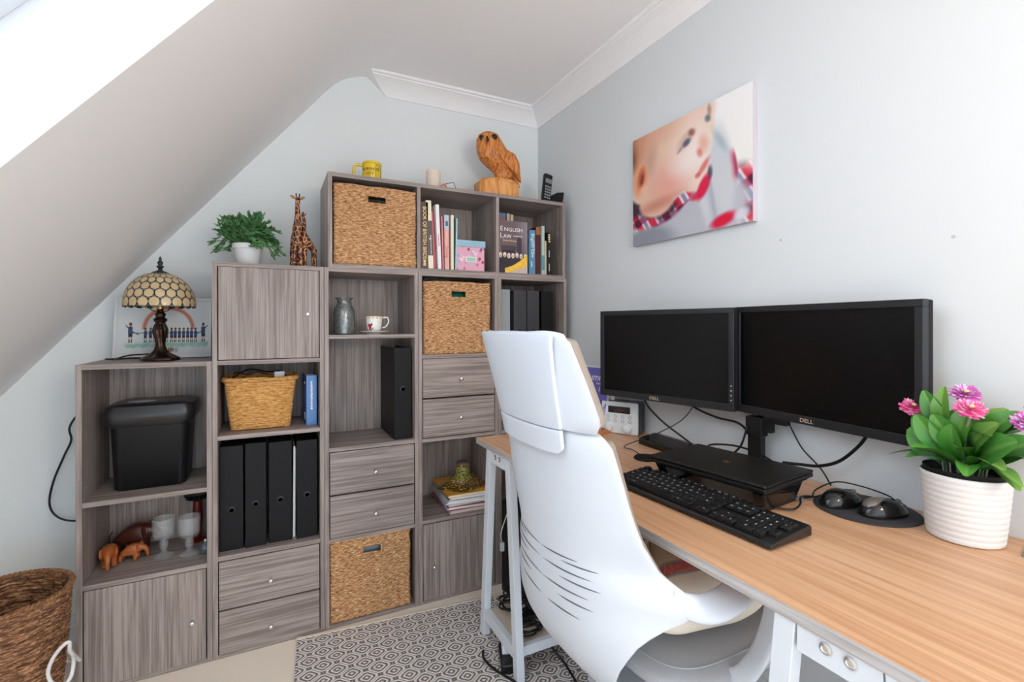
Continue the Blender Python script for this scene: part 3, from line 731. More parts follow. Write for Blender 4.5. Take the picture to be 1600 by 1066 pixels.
mb.build('cover_lines', mat('pale_blue_print', rgb(120, 150, 205), .5), r)
def binder(label, x0, x1, y0, z0, z1, group, hole=.235, d=.26, name='lever_arch_file'):
    r = thing(name, label, 'box file', ((x0 + x1) / 2, y0, z0), group=group); w = x1 - x0; h = z1 - z0
    mb = MB(); mb.box(-w / 2, -w / 2 + .003, 0, d, 0, h); mb.box(w / 2 - .003, w / 2, 0, d, 0, h); mb.box(-w / 2, w / 2, 0, .003, 0, h)
    mb.build('cover', FILE, r, bevel=.002)
    MB().box(-w / 2 + .006, w / 2 - .006, .01, d - .01, .004, h - .025).build('papers', mat('dark_filling', (.03, .03, .03), .8), r)
    M = Matrix.Translation((0, 0, h * hole / .375 if True else 0)) @ Matrix.Rotation(pi / 2, 4, 'X')
    MB().lathe([(.0115, 0), (.0115, .0015), (.0075, .002), (.0070, -.002)], M=M, n=20, capt=True).build('finger_ring', mat('black_ring', (.03, .03, .032), .25, metal=.6), r, smooth=True)
    return r
gF = 'black lever arch files in the second column'
for k, (a, b_, zt, hh, lab) in enumerate(((-1.486, -1.412, .728, .145, 'black lever arch file furthest left in its bay'), (-1.407, -1.338, .732, .155, 'black lever arch file second from the left in its bay'),
                                  (-1.330, -1.252, .727, .158, 'black lever arch file left of the sheaf of white paper'), (-1.236, -1.163, .724, .165, 'black lever arch file right of the sheaf of white paper'))):
    binder(lab, a, b_, -.318 - .004 * (k % 2), .354, zt, gF, hole=hh)
sp(MB().box(-.003, .003, 0, .21, 0, .345).box(.0035, .006, .01, .2, 0, .335).build('paper_sheaf', PAPER, None, M=Matrix.Translation((-1.2455, -.30, .355)) @ Matrix.Rotation(radians(.5), 4, 'Y')), 'thin sheaf of white paper standing between two black files', 'paper')

# ================================================================== COLUMN 3
Z3 = 1.124
r = thing('glass_vase', 'mottled silver grey glass vase with a wide lip beside the teacup', 'vase', (-1.058, -.28, Z3))
MB().lathe([(.036, 0), (.0405, .004), (.0415, .03), (.0415, .085), (.039, .100), (.031, .115), (.0265, .124), (.0265, .136), (.034, .145), (.0345, .1475), (.031, .1475), (.0245, .137), (.0245, .125), (.037, .098), (.039, .085), (.039, .006), (.001, .004)], n=40).build('body',
    mat('mercury_glass', rgb(120, 124, 122), .16, metal=.45, var=.95, vscale=110, spec=.8, bump=.3, bscale=120), r, smooth=True)
POR = mat('porcelain', rgb(240, 238, 232), .15, coat=.4)
r = thing('teacup', 'white porcelain teacup with red flower sprig, on a saucer', 'cup', (-.941, -.285, Z3 + .009))
def cupf(u, v):
    a = 2 * pi * u; pf_ = [(.018, 0), (.020, .004), (.027, .010), (.031, .028), (.033, .052), (.037, .066)]
    k = v * 5; i = min(4, int(k)); t_ = k - i; R = pf_[i][0] * (1 - t_) + pf_[i + 1][0] * t_; z = pf_[i][1] * (1 - t_) + pf_[i + 1][1] * t_
    return Vector((R * cos(a), R * sin(a), z))
def cupc(u, v):
    c = (.94, .93, .90)
    for uu, vv, rr, cc in ((.66, .55, .035, (.72, .16, .22)), (.645, .42, .022, (.76, .25, .30)), (.68, .40, .018, (.35, .45, .30)), (.62, .60, .02, (.80, .35, .40)), (.70, .62, .02, (.40, .30, .50)), (.655, .30, .02, (.74, .22, .28)), (.72, .45, .014, (.75, .3, .3))):
        if ((u - uu) / rr) ** 2 + ((v - vv) / (rr * 3)) ** 2 < 1 + .5 * nz(u * 90, v * 30): c = cc
    if v > .965: c = (.80, .62, .30)
    if .86 < v < .93 and sin(u * 2 * pi * 14) > .5: c = (.85, .60, .45)
    return c
o = painted('cup_body', cupf, cupc, 160, 60, vcol('printed_porcelain', .15, .5, .4), r, wrap=True, smooth=True); o.modifiers.new('t', 'SOLIDIFY').thickness = .0018
MB().lathe([(.001, .003), (.018, .003)], n=20, capb=False, capt=False).build('cup_foot', POR, r)
MB().tube([(.033, .0, .058), (.052, 0, .060), (.057, 0, .042), (.046, 0, .022), (.032, 0, .018)], .0028, 8, 6).build('handle', POR, r, smooth=True)
r.rotation_euler = (0, 0, radians(-12))
sp(MB().lathe([(.030, 0), (.032, .003), (.052, .008), (.062, .0125), (.0625, .0135), (.052, .0105), (.03, .0062), (.001, .006)], o=(-.941, -.285, Z3), n=40).build('saucer', POR, None, smooth=True), 'white porcelain saucer under the flowered teacup', 'saucer')
binder('black lever arch file standing alone beside the bare shelf back', -.872, -.800, -.335, .692, 1.068, None, hole=.205)

# ================================================================== COLUMN 4
# magazines and tree stump ornament
random.seed(5)
z = .347; cols_ = [(212, 178, 168), (226, 196, 186), (196, 98, 92), (206, 202, 220), (232, 232, 240), (150, 60, 50), (225, 215, 235), (210, 225, 240), (236, 236, 240), (226, 226, 236), (120, 128, 150), (240, 240, 244), (228, 168, 60)]
names_ = ['pink', 'blush', 'red', 'lilac', 'white', 'maroon', 'pale lilac', 'pale blue', 'ivory', 'grey white', 'slate', 'bright white', 'mustard yellow']
for k, c in enumerate(cols_):
    th = [.006, .005, .004, .006, .008, .003, .007, .005, .007, .006, .004, .008, .010][k]; dx = random.uniform(-.006, .006); dy = random.uniform(-.008, .006); a = radians(-3 + random.uniform(-3, 3))
    w_, d_ = .205, .262
    r = thing('magazine', '%s magazine, number %d from the bottom of the stack under the stump ornament' % (names_[k], k + 1), 'magazine', (-.532 + dx, -.218 + dy, z), a, 'stacked magazines')
    m_ = mat('mag_%d' % k, rgb(*c), .35)
    MB().box(-w_ / 2 + .001, w_ / 2 - .001, -d_ / 2 + .001, d_ / 2 - .001, .0006, th - .0007).build('pages', PAPER if k % 3 else CREAMP, r)
    MB().box(-w_ / 2, w_ / 2, -d_ / 2, d_ / 2, th - .0008, th).box(-w_ / 2, w_ / 2, -d_ / 2, d_ / 2, 0, .0007).box(-w_ / 2, -w_ / 2 + .0008, -d_ / 2, d_ / 2, 0, th).build('cover', m_, r)
    z += th
r = thing('tree_stump_ornament', 'mossy green and brown glazed tree stump ornament on the magazines', 'ornament', (-.535, -.235, z))
def stumpc(u, v):
    n_ = nz(u * 22, v * 14, 3); n2 = nz(u * 60, v * 40, 9)
    c = (.36, .22, .12)
    if v > .35: c = mix((.48, .50, .16), (.70, .72, .30), max(0, n_)) if n_ > -.15 + .3 * (v > .8) else (.36, .20, .12)
    elif n2 > .05: c = (.50, .40, .14)
    if n2 > .38: c = (.85, .78, .45)
    return c
def stumpf(u, v):
    a = 2 * pi * u; lob = .5 + .5 * cos(a * 4 + .6)
    if v < .35:
        t_ = v / .35; R = (.108 + .024 * lob) * (1 - t_) + .052 * t_ + .010 * lob * t_; z_ = .002 + .034 * (t_ ** .8)
        R = R * (1 - .25 * sin(t_ * pi))
    else:
        t_ = (v - .35) / .65; R = .034 + .018 * max(0, 1 - t_ * 3.5) ** 2 + .005 * (1 - t_) * lob + .003 * (t_ > .85); z_ = .036 + .070 * t_
    R += .003 * nz(cos(a) * 8, sin(a) * 8, v * 12) + .0022 * nz(cos(a) * 30, sin(a) * 30, v * 30)
    return Vector((R * cos(a) * (.95 if v < .35 else .82), R * sin(a) * (.72 if v < .35 else .82), z_))
painted('stump', stumpf, stumpc, 200, 110, vcol('glazed_ceramic', .2, .6, .5), r, wrap=True, smooth=True)
MB().lathe([(.026, .106), (.032, .108), (.034, .104)], n=24, sx=.95, sy=.95).build('stump_top', mat('stump_cut', rgb(112, 88, 84), .3, var=.4, vscale=90), r, smooth=True)

# ================================================================== COLUMN 5 upper bay
r = binder('pale grey box file at the left of the upper right bay', -.392, -.335, -.325, 1.037, 1.325, None, hole=.1)
for c in r.children:
    if c.name.startswith('cover'): c.data.materials[0] = mat('pale_grey_file', rgb(150, 158, 160), .5)
gF5 = 'black files in the upper right bay'
DKF = mat('charcoal_file', (.035, .036, .042), .45)
for k, (a, b_, lab) in enumerate(((-.323, -.256, 'charcoal file right of the pale grey one, above the chair'), (-.253, -.188, 'charcoal file, middle of the three dark ones above the chair'), (-.176, -.112, 'black file furthest right above the chair headrest'))):
    r = binder(lab, a, b_, -.338, 1.037, 1.322, gF5, hole=.12)
    if k < 2:
        for c in r.children:
            if c.name.startswith('cover'): c.data.materials[0] = DKF

# ================================================================== TOP UNIT bays
ZB = 1.382 + T + .0005
gK = 'books in the middle bay of the top unit'
def col(n_, *c): return mat(n_, rgb(*c), .4)
r = book('book', 'brown BOOK OF BRITISH BIRDS, first book in the middle bay', -.764, -.733, FS + .004, -.13, ZB, ZB + .277, col('brown_jacket', 78, 50, 34), CREAMP, gK)
text('spine_title', 'BOOK OF BRITISH BIRDS', .0225, frame((0, -.0006, .148), (0, 0, -1), (1, 0, 0)), col('gold_print', 240, 215, 150), r, extr=.0001, sx=.88)
marks('publisher_mark', 3, .024, .014, frame((0, -.0006, .024), (0, 0, -1), (1, 0, 0)), mat('gold_print'), r, 13)
r = book('book', 'tall cream book with dark spine label beside the brown bird book', -.732, -.709, FS + .004, -.14, ZB, ZB + .285, col('cream_jacket', 232, 222, 196), CREAMP, gK, lean=radians(-2.2))
box('spine_label', col('charcoal_label', 84, 74, 72), r, -.0116, .0116, -.0006, .0004, .055, .20)
marks('spine_print', 2, .009, .006, frame((0, -.001, .125), (1, 0, 0), (0, 0, 1)), PAPER, r, 2); marks('spine_print', 16, .08, .0035, frame((0.003, -.001, .10), (0, 0, -1), (1, 0, 0)), PAPER, r, 5)
r = book('book', 'thin pink and red book behind the white paperback', -.703, -.693, FS + .020, -.14, ZB, ZB + .245, col('pink_red_jacket', 206, 90, 104), None, gK, lean=radians(-3))
r = book('book', 'white paperback with tiny spine lettering, taller than its pink neighbour', -.690, -.674, FS + .004, -.14, ZB, ZB + .272, col('white_jacket', 238, 232, 232), None, gK, lean=radians(-2.5))
marks('spine_print', 7, .05, .004, frame((0, -.0006, .12), (0, 0, -1), (1, 0, 0)), col('pink_print', 190, 70, 90), r, 6)
r = book('book', 'pink booklet standing left of the rose spine book', -.669, -.664, FS + .006, -.16, ZB, ZB + .225, col('pink_jacket', 226, 150, 158), None, gK, lean=radians(-1.5))
r = book('book', 'rose coloured book with pale blue top band on its spine', -.660, -.640, FS + .004, -.15, ZB, ZB + .232, col('rose_jacket', 230, 172, 160), None, gK, lean=radians(-.8))
box('spine_band', col('sky_band', 178, 196, 210), r, -.0101, .0101, -.0006, .0004, .168, .231)
box('spine_picture', col('slate_print', 70, 90, 110), r, -.005, .006, -.0009, .0002, .185, .205)
text('spine_title', 'Sewing', .018, frame((0, -.0008, .075), (0, 0, -1), (1, 0, 0)), col('coral_print', 200, 88, 84), r, extr=.0001)
r = book('book', 'cream booklet with green edge beside the rose coloured book', -.633, -.620, FS + .004, -.15, ZB, ZB + .234, col('ivory_jacket', 238, 222, 200), None, gK)
r = book('book', 'thin dark green booklet between cream and pale blue ones', -.619, -.616, FS + .004, -.15, ZB, ZB + .222, col('dark_green_jacket', 30, 84, 66), None, gK)
r = book('book', 'pale blue booklet at the right end of its row', -.614, -.607, FS + .004, -.15, ZB, ZB + .222, col('pale_blue_jacket', 168, 198, 208), None, gK, lean=radians(1.2))
# pink keepsake box with pale blue lid
r = thing('storage_box', 'small pink patterned cardboard box with pale blue lid', 'box', (-.540, FS + .075, ZB))
def bxc(u, v):
    c = (.88, .66, .74)
    for k in range(26):
        x_, y_ = (k * .618) % 1, (k * k * .173 + k * .41) % 1
        if ((u - x_) / .045) ** 2 + ((v - y_) / .06) ** 2 < 1: c = ((.66, .24, .34), (.60, .66, .78), (.93, .80, .84), (.80, .45, .58))[k % 4]
    return c
BXM = vcol('printed_card', .45)
hw = .064; hd = .066
for nm, f in (('box_front', lambda u, v: Vector((-hw + 2 * hw * u, -hd, .112 * v))), ('box_side', lambda u, v: Vector((-hw, hd - 2 * hd * u, .112 * v)))):
    painted(nm, f, bxc, 90, 70, BXM, r)
box('box_body', col('pink_card', 222, 168, 188), r, -hw + .0005, hw, -hd + .0005, hd, 0, .112)
box('lid', mat('pale_blue_lid', rgb(150, 186, 204), .5, var=.15, vscale=120), r, -hw - .004, hw + .004, -hd - .004, hd + .004, .104, .132, .001)
mb = MB(); mb.box(-.026, .026, -hd - .003, -hd - .001, .036, .062); mb.build('label_holder', col('white_metal', 225, 222, 210), r, bevel=.002)
box('label_card', col('mint_card', 160, 200, 192), r, -.019, .019, -hd - .004, -hd - .0025, .041, .057)

# right bay books
gR = 'books in the right bay of the top unit'
r = thing('book', 'large ENGLISH LAW book standing face out at the front of its bay', 'book', (-.330, FS + .012, ZB), group=gR)
cw, chh = .145, .238
def lawc(u, v):
    c = (.44, .36, .37)
    c = mix(c, (.52, .47, .50), sm(.5, .9, u) * sm(.3, .8, v)); c = mix(c, (.62, .56, .58), .5 * sm(.85, 1, u))
    if .08 < u < .60 and .44 < v < .52: c = (.30, .25, .27)
    if .10 < u < .56 and .38 < v < .44: c = (.22, .17, .2)
    if .62 < u < .80 and .34 < v < .70 - .9 * (u - .71) ** 2 * 8: c = (.26, .22, .28)
    if v < .36: c = (.20, .17, .21)
    y = .335
    for k in range(7):
        x_ = .05 + k * .145
        c = mix(c, (.95, .90, .82), ell(u, v, x_, y + .01 * sin(k * 2), .055, .05, 0, .3)) if ell(u, v, x_, y - .012, .026, .028, 0, .2) < .5 else (.78, .58, .46)
    if v < .08 + .30 * u * u and v > .02 + .20 * u * u - .06 and u > .2: c = mix((.93, .66, .14), (.98, .86, .40), .5 + .5 * nz(u * 20, v * 20))
    if v < .05 + .16 * u * u - .05 and u > .3: c = (.80, .72, .70)
    return c
painted('cover_art', lambda u, v: Vector((-cw / 2 + cw * u, -.0006, chh * v)), lawc, 110, 170, PIC, r)
MB().box(-cw / 2, cw / 2, 0, .002, 0, chh).box(-cw / 2, cw / 2, .026, .028, 0, chh).box(-cw / 2, -cw / 2 + .002, 0, .028, 0, chh).build('cover', col('mauve_jacket', 112, 96, 100), r)
MB().box(-cw / 2 + .002, cw / 2 - .004, .002, .026, .003, chh - .003).build('pages', CREAMP, r)
for s_, sz, x_, z_ in (('E', .031, -.068, .199), ('NGLISH', .024, -.048, .197), ('L', .031, -.068, .168), ('AW', .024, -.051, .166)):
    text('title', s_, sz, frame((x_, -.0012, z_), (1, 0, 0), (0, 0, 1)), PAPER, r, extr=.0003, align='LEFT', sx=1.0 if len(s_) < 3 else 1.16)
text('author_name', 'Denis Keenan', .0125, frame((-.018, -.0012, .147), (1, 0, 0), (0, 0, 1)), mat('gold_print'), r, extr=.0001)
marks('edition_print', 10, .048, .004, frame((.022, -.0012, .1695), (1, 0, 0), (0, 0, 1)), PAPER, r, 7)
r = book('book', 'blue ENGLISH LAW textbook right of the face out one', -.250, -.218, FS + .006, -.15, ZB, ZB + .205, col('steel_blue_jacket', 92, 140, 168), None, gR)
text('spine_title', 'English Law', .024, frame((0.002, -.0006, .132), (0, 0, -1), (1, 0, 0)), PAPER, r, extr=.0001)
marks('spine_print', 4, .026, .007, frame((-.004, -.0006, .045), (0, 0, -1), (1, 0, 0)), PAPER, r, 8); marks('spine_print', 8, .05, .004, frame((.008, -.0006, .12), (0, 0, -1), (1, 0, 0)), PAPER, r, 9)
r = book('book', 'dark red and black patterned book with brown top', -.213, -.188, FS + .010, -.15, ZB, ZB + .222, mat('maroon_jacket', rgb(84, 28, 26), .35, var=.9, vscale=45), None, gR)
box('spine_band', col('tan_band', 150, 96, 62), r, -.0126, .0126, -.0006, .0004, .185, .221)
r = book('book', 'pale green and cream book right of the maroon one', -.184, -.168, FS + .006, -.15, ZB, ZB + .229, col('sage_jacket', 176, 196, 184), None, gR)
box('spine_foot', col('teal_print', 96, 150, 152), r, -.0081, .0081, -.0006, .0004, .02, .09)
r = book('book', 'short cream book squeezed between pale green and black ones', -.165, -.155, FS + .010, -.15, ZB, ZB + .16, col('buff_jacket', 210, 190, 160), None, gR)
r = book('book', 'black book with gold lettering, last in the right bay', -.152, -.134, FS + .006, -.15, ZB, ZB + .202, col('black_jacket', 22, 20, 24), None, gR)
marks('spine_print', 3, .040, .011, frame((0, -.0006, .172), (0, 0, -1), (1, 0, 0)), mat('gold_print'), r, 10)
marks('spine_print', 4, .030, .005, frame((0, -.0006, .10), (0, 0, -1), (1, 0, 0)), PAPER, r, 11); marks('spine_print', 5, .034, .005, frame((0, -.0006, .035), (0, 0, -1), (1, 0, 0)), PAPER, r, 12)
r = book('book', 'dark slim book leaning at the back right of its bay', -.172, -.160, -.22, -.09, ZB, ZB + .225, col('umber_jacket', 70, 44, 34), None, gR, lean=radians(10))
r = book('book', 'blue book with a small portrait, behind the face out book', -.372, -.330, -.27, -.11, ZB, ZB + .290, col('blue_portrait_jacket', 76, 130, 178), None, gR)
MB().lathe([(.011, 0), (.011, .0008)], M=frame((0.001, -.0002, .262), (1, 0, 0), (0, 0, 1)), n=18, sy=1.3).build('portrait', col('portrait_print', 176, 96, 84), r)
for k, xx in enumerate((-.322, -.303)):
    r = book('book', 'tall cream spined book behind the face out book, ' + ('nearer the blue portrait spine' if k == 0 else 'further from the blue portrait spine'), xx, xx + .016, -.265, -.11, ZB, ZB + .292 - .004 * k, mat('buff_jacket'), CREAMP, gR)
r = book('book', 'yellow orange book edge left behind the face out law book', -.402, -.386, -.300, -.14, ZB, ZB + .246, col('yellow_jacket', 220, 176, 84), None, gR)

# ================================================================== ON TOP OF THE SHELVING
ZT = 1.382 + .3655
YEL = mat('yellow_glaze', rgb(238, 200, 40), .2, coat=.3)
r = thing('mug', 'yellow mug with black NORWICH CITY lettering', 'mug', (-.936, -.215, ZT), radians(-8))
MB().lathe([(.034, 0), (.0385, .003), (.0395, .008), (.0395, .100), (.0375, .102), (.036, .1), (.036, .01), (.001, .008)], n=36).build('body', YEL, r, smooth=True)
MB().tube([(-.037, -.004, .086), (-.062, -.006, .088), (-.074, -.006, .066), (-.068, -.006, .04), (-.045, -.004, .024), (-.036, -.002, .02)], .0058, 10, 6).build('handle', YEL, r, smooth=True)
def cyl_text(s, size, R, a0, z0, parent, name, m):
    vs, fs = text_geo(s, size, .0001); me = bpy.data.meshes.new(name)
    me.from_pydata([((R + v.z) * cos(a0 + v.x / R), (R + v.z) * sin(a0 + v.x / R), z0 + v.y) for v in vs], [], fs); me.materials.append(m)
    o = bpy.data.objects.new(name, me); COL.objects.link(o); o.parent = parent; return o
cyl_text('NORWICH', .0160, .0400, radians(-104), .066, r, 'mug_lettering', BLKM); cyl_text('CITY', .0150, .0400, radians(-104), .047, r, 'mug_lettering', BLKM)
mb = MB()
for a0 in (-68, -30):
    a = radians(a0); mb.box(.0394 * cos(a) - .0004, .0394 * cos(a) + .0006, .0400 * sin(a) - .0006, .0400 * sin(a) + .0004, .02, .085)
mb.tube([Vector((.0398 * cos(radians(a)), .0398 * sin(radians(a)), .085)) for a in range(-68, -29, 4)], .0006, 4, 1); mb.tube([Vector((.0400 * cos(a / 20), .0400 * sin(a / 20), .091)) for a in range(0, 126)], .0004, 4, 1, closed=True)
mb.build('mug_crest_lines', BLKM, r)
mb = MB()
for a, zz in ((-60, .07), (-52, .062), (-44, .07), (-50, .076)): mb.ball((.0395 * cos(radians(a)), .0395 * sin(radians(a)), zz), .0025)
mb.build('mug_crest', mat('crest_green', rgb(60, 120, 50), .4), r)
sp(MB().lathe([(.030, 0), (.032, .004), (.0325, .094), (.029, .100), (.02, .099), (.001, .095)], o=(-.672, -.235, ZT), n=28).build('pillar_candle', mat('cream_wax', rgb(232, 214, 196), .5), None, smooth=True), 'stubby cream pillar candle on top of the shelving beside the spectacles', 'candle')
r = thing('spectacles', 'folded orange and dark framed spectacles beside the cream candle', 'spectacles', (-.618, -.295, ZT))
MB().tube([(-.045, 0, .012), (-.03, -.008, .026), (-.015, -.004, .018), (-.01, 0, .010)], .004, 6, 5).build('orange_frame', mat('orange_acetate', rgb(224, 124, 64), .3), r, smooth=True)
MB().tube([(-.018, 0, .032), (.006, .0, .040), (.020, .003, .044), (.028, .003, .026), (.038, .005, .012)], .0018, 6, 1).build('dark_arm', mat('teal_acetate', rgb(60, 84, 84), .3), r, smooth=True)
MB().box(-.012, .024, .001, .002, .014, .038).build('lens', GL, r)
# owl
OW = bpy.data.materials.new('carved_pine'); OW.use_nodes = True; nt = OW.node_tree; b = nt.nodes['Principled BSDF']; b.inputs['Roughness'].default_value = .45
tc = nt.nodes.new('ShaderNodeTexCoord'); mp = nt.nodes.new('ShaderNodeMapping'); mp.inputs['Rotation'].default_value = (0, radians(-32), 0); mp.inputs['Scale'].default_value = (130, 130, 28)
no = nt.nodes.new('ShaderNodeTexNoise'); no.inputs['Scale'].default_value = 1; no.inputs['Detail'].default_value = 3; nt.links.new(tc.outputs['Object'], mp.inputs[0]); nt.links.new(mp.outputs[0], no.inputs['Vector'])
rp = nt.nodes.new('ShaderNodeValToRGB'); rp.color_ramp.elements[0].position = .33; rp.color_ramp.elements[1].position = .56; rp.color_ramp.elements[0].color = (*rgb(150, 78, 30), 1); rp.color_ramp.elements[1].color = (*rgb(222, 140, 66), 1)
nt.links.new(no.outputs['Fac'], rp.inputs[0]); nt.links.new(rp.outputs[0], b.inputs['Base Color'])
bp = nt.nodes.new('ShaderNodeBump'); bp.inputs['Strength'].default_value = .9; bp.inputs['Distance'].default_value = .004; nt.links.new(no.outputs['Fac'], bp.inputs['Height']); nt.links.new(bp.outputs['Normal'], b.inputs['Normal'])
OWB = grain('pine_block', rgb(240, 176, 108), rgb(208, 132, 66), 'Z', 30, 4, .5, 120)
r = thing('carved_owl', 'carved orange wood owl perched on a wooden block', 'carving', (-.348, -.20, ZT))
mb = MB()
bl = [(-.102, -.045), (-.085, -.062), (-.02, -.068), (.07, -.064), (.098, -.05), (.10, .03), (.06, .06), (-.06, .06), (-.10, .03)]
loft(mb, [[(x * k, y * k, z_ + (.006 * (x > -.06) if z_ > .09 else 0)) for x, y in bl] for k, z_ in ((1, 0), (1.02, .05), (1.0, .088), (.80, .104))])
mb.build('wood_block', OWB, r)
Xu = lambda u: -.448 + (u - 745) * .0034 + .348
Zv = lambda v: 2.083 - (v - 207) * .00283 - ZT
rows_ = [(207, 759, 768, .016), (209, 753, 773, .03), (214, 748, 779, .042), (222, 745, 784, .048), (232, 745, 790, .052), (243, 746, 798, .058), (253, 750, 802, .058), (261, 758, 805, .052), (268, 766, 806, .042), (274, 771, 806, .034), (280, 774, 800, .028), (283, 776, 794, .024)]
mb = MB(); N = 18
def owl_ring(v, a, b, d):
    cx = (Xu(a) + Xu(b)) / 2; hx = (Xu(b) - Xu(a)) / 2
    return [(cx + hx * cos(2 * pi * i / N) , (d * (1 + .05 * (i % 2))) * sin(2 * pi * i / N), Zv(v)) for i in range(N)]
loft(mb, [owl_ring(*q) for q in rows_])
mb.build('owl_body', OW, r, smooth=False)
# wing and tail plates
mb = MB()
for sy in (-1, 1):
    V = [(Xu(779), sy * .040, Zv(236)), (Xu(796), sy * .046, Zv(243)), (Xu(804), sy * .044, Zv(258)), (Xu(810), sy * .020, Zv(288)), (Xu(797), sy * .040, Zv(276)), (Xu(780), sy * .052, Zv(262)), (Xu(770), sy * .052, Zv(248))]
    a = [mb.bm.verts.new(p) for p in V]; b_ = [mb.bm.verts.new((p[0], p[1] + sy * .014, p[2])) for p in V]
    mb.face(a); mb.face(b_)
    for i in range(7): mb.face([a[i], a[(i + 1) % 7], b_[(i + 1) % 7], b_[i]])
mb.build('wing', OW, r, bevel=.004)
mb = MB(); loft(mb, [[(Xu(u_) + .010 * cx_, .018 * cy_ * k_, Zv(v_)) for cx_, cy_ in ((-1, -1), (1, -1), (1, 1), (-1, 1))] for u_, v_, k_ in ((797, 262, 1.4), (802, 275, 1.2), (806, 286, .9), (809, 294, .5))])
mb.build('tail', OW, r, bevel=.002)
fdir = Vector((-.55, -.83, 0)).normalized(); fc = Vector((Xu(757), -.034, Zv(222)))
EYE = mat('burnt_black', (.01, .008, .006), .5)
for (u_, v_, yy) in ((765.5, 219.5, -.046), (750, 222, -.026)):
    MB().ball((Xu(u_), yy, Zv(v_)), .0145, .007, .0135).build('eye', EYE, r, smooth=True)
    MB().tube([Vector((Xu(u_) + .018 * cos(a), yy - .001 - .004 * cos(a), Zv(v_) + .017 * sin(a))) for a in [2 * pi * k / 20 for k in range(20)]], .0035, 6, 1, closed=True).build('eye_disc', OW, r, smooth=True)
mb = MB(); loft(mb, [[(Xu(755) + .007 * k_ * c_, -.050 + yy + .006 * k_ * s_, Zv(v_)) for c_, s_ in ((1, 0), (0, 1), (-1, 0), (0, -1))] for v_, k_, yy in ((220, .6, .006), (226, 1, -.002), (231, .3, -.004))])
mb.build('beak', EYE, r)
# cordless phone
r = thing('cordless_phone', 'black cordless phone upright in its charging cradle', 'phone', (-.108, -.292, ZT), radians(0))
Mp = Matrix.Translation((-.018, 0, .012)) @ Matrix.Rotation(radians(11), 4, 'Y') @ Matrix.Rotation(radians(-8), 4, 'X')
hs = MB().box(-.0235, .0235, -.012, .012, 0, .146, Mp).build('handset', BLK, r, bevel=.008, seg=4)
MB().box(-.017, .017, -.0128, -.0118, .095, .118, Mp).build('display', mat('lcd_grey', rgb(120, 126, 122), .3), hs)
mb = MB()
for i in range(3):
    for j in range(5): mb.box(-.016 + i * .0115, -.0075 + i * .0115, -.0132, -.0118, .014 + j * .0145, .0215 + j * .0145, Mp)
mb.build('keypad', mat('key_grey', rgb(150, 152, 156), .4), hs)
mb = MB(); mb.prism([(-.035, 0), (.060, 0), (.072, .058), (.066, .062), (.030, .056), (.012, .02), (-.035, .014)], .06, Matrix.Translation((0, -.030, 0))); mb.build('cradle', BLKM, r, bevel=.003)

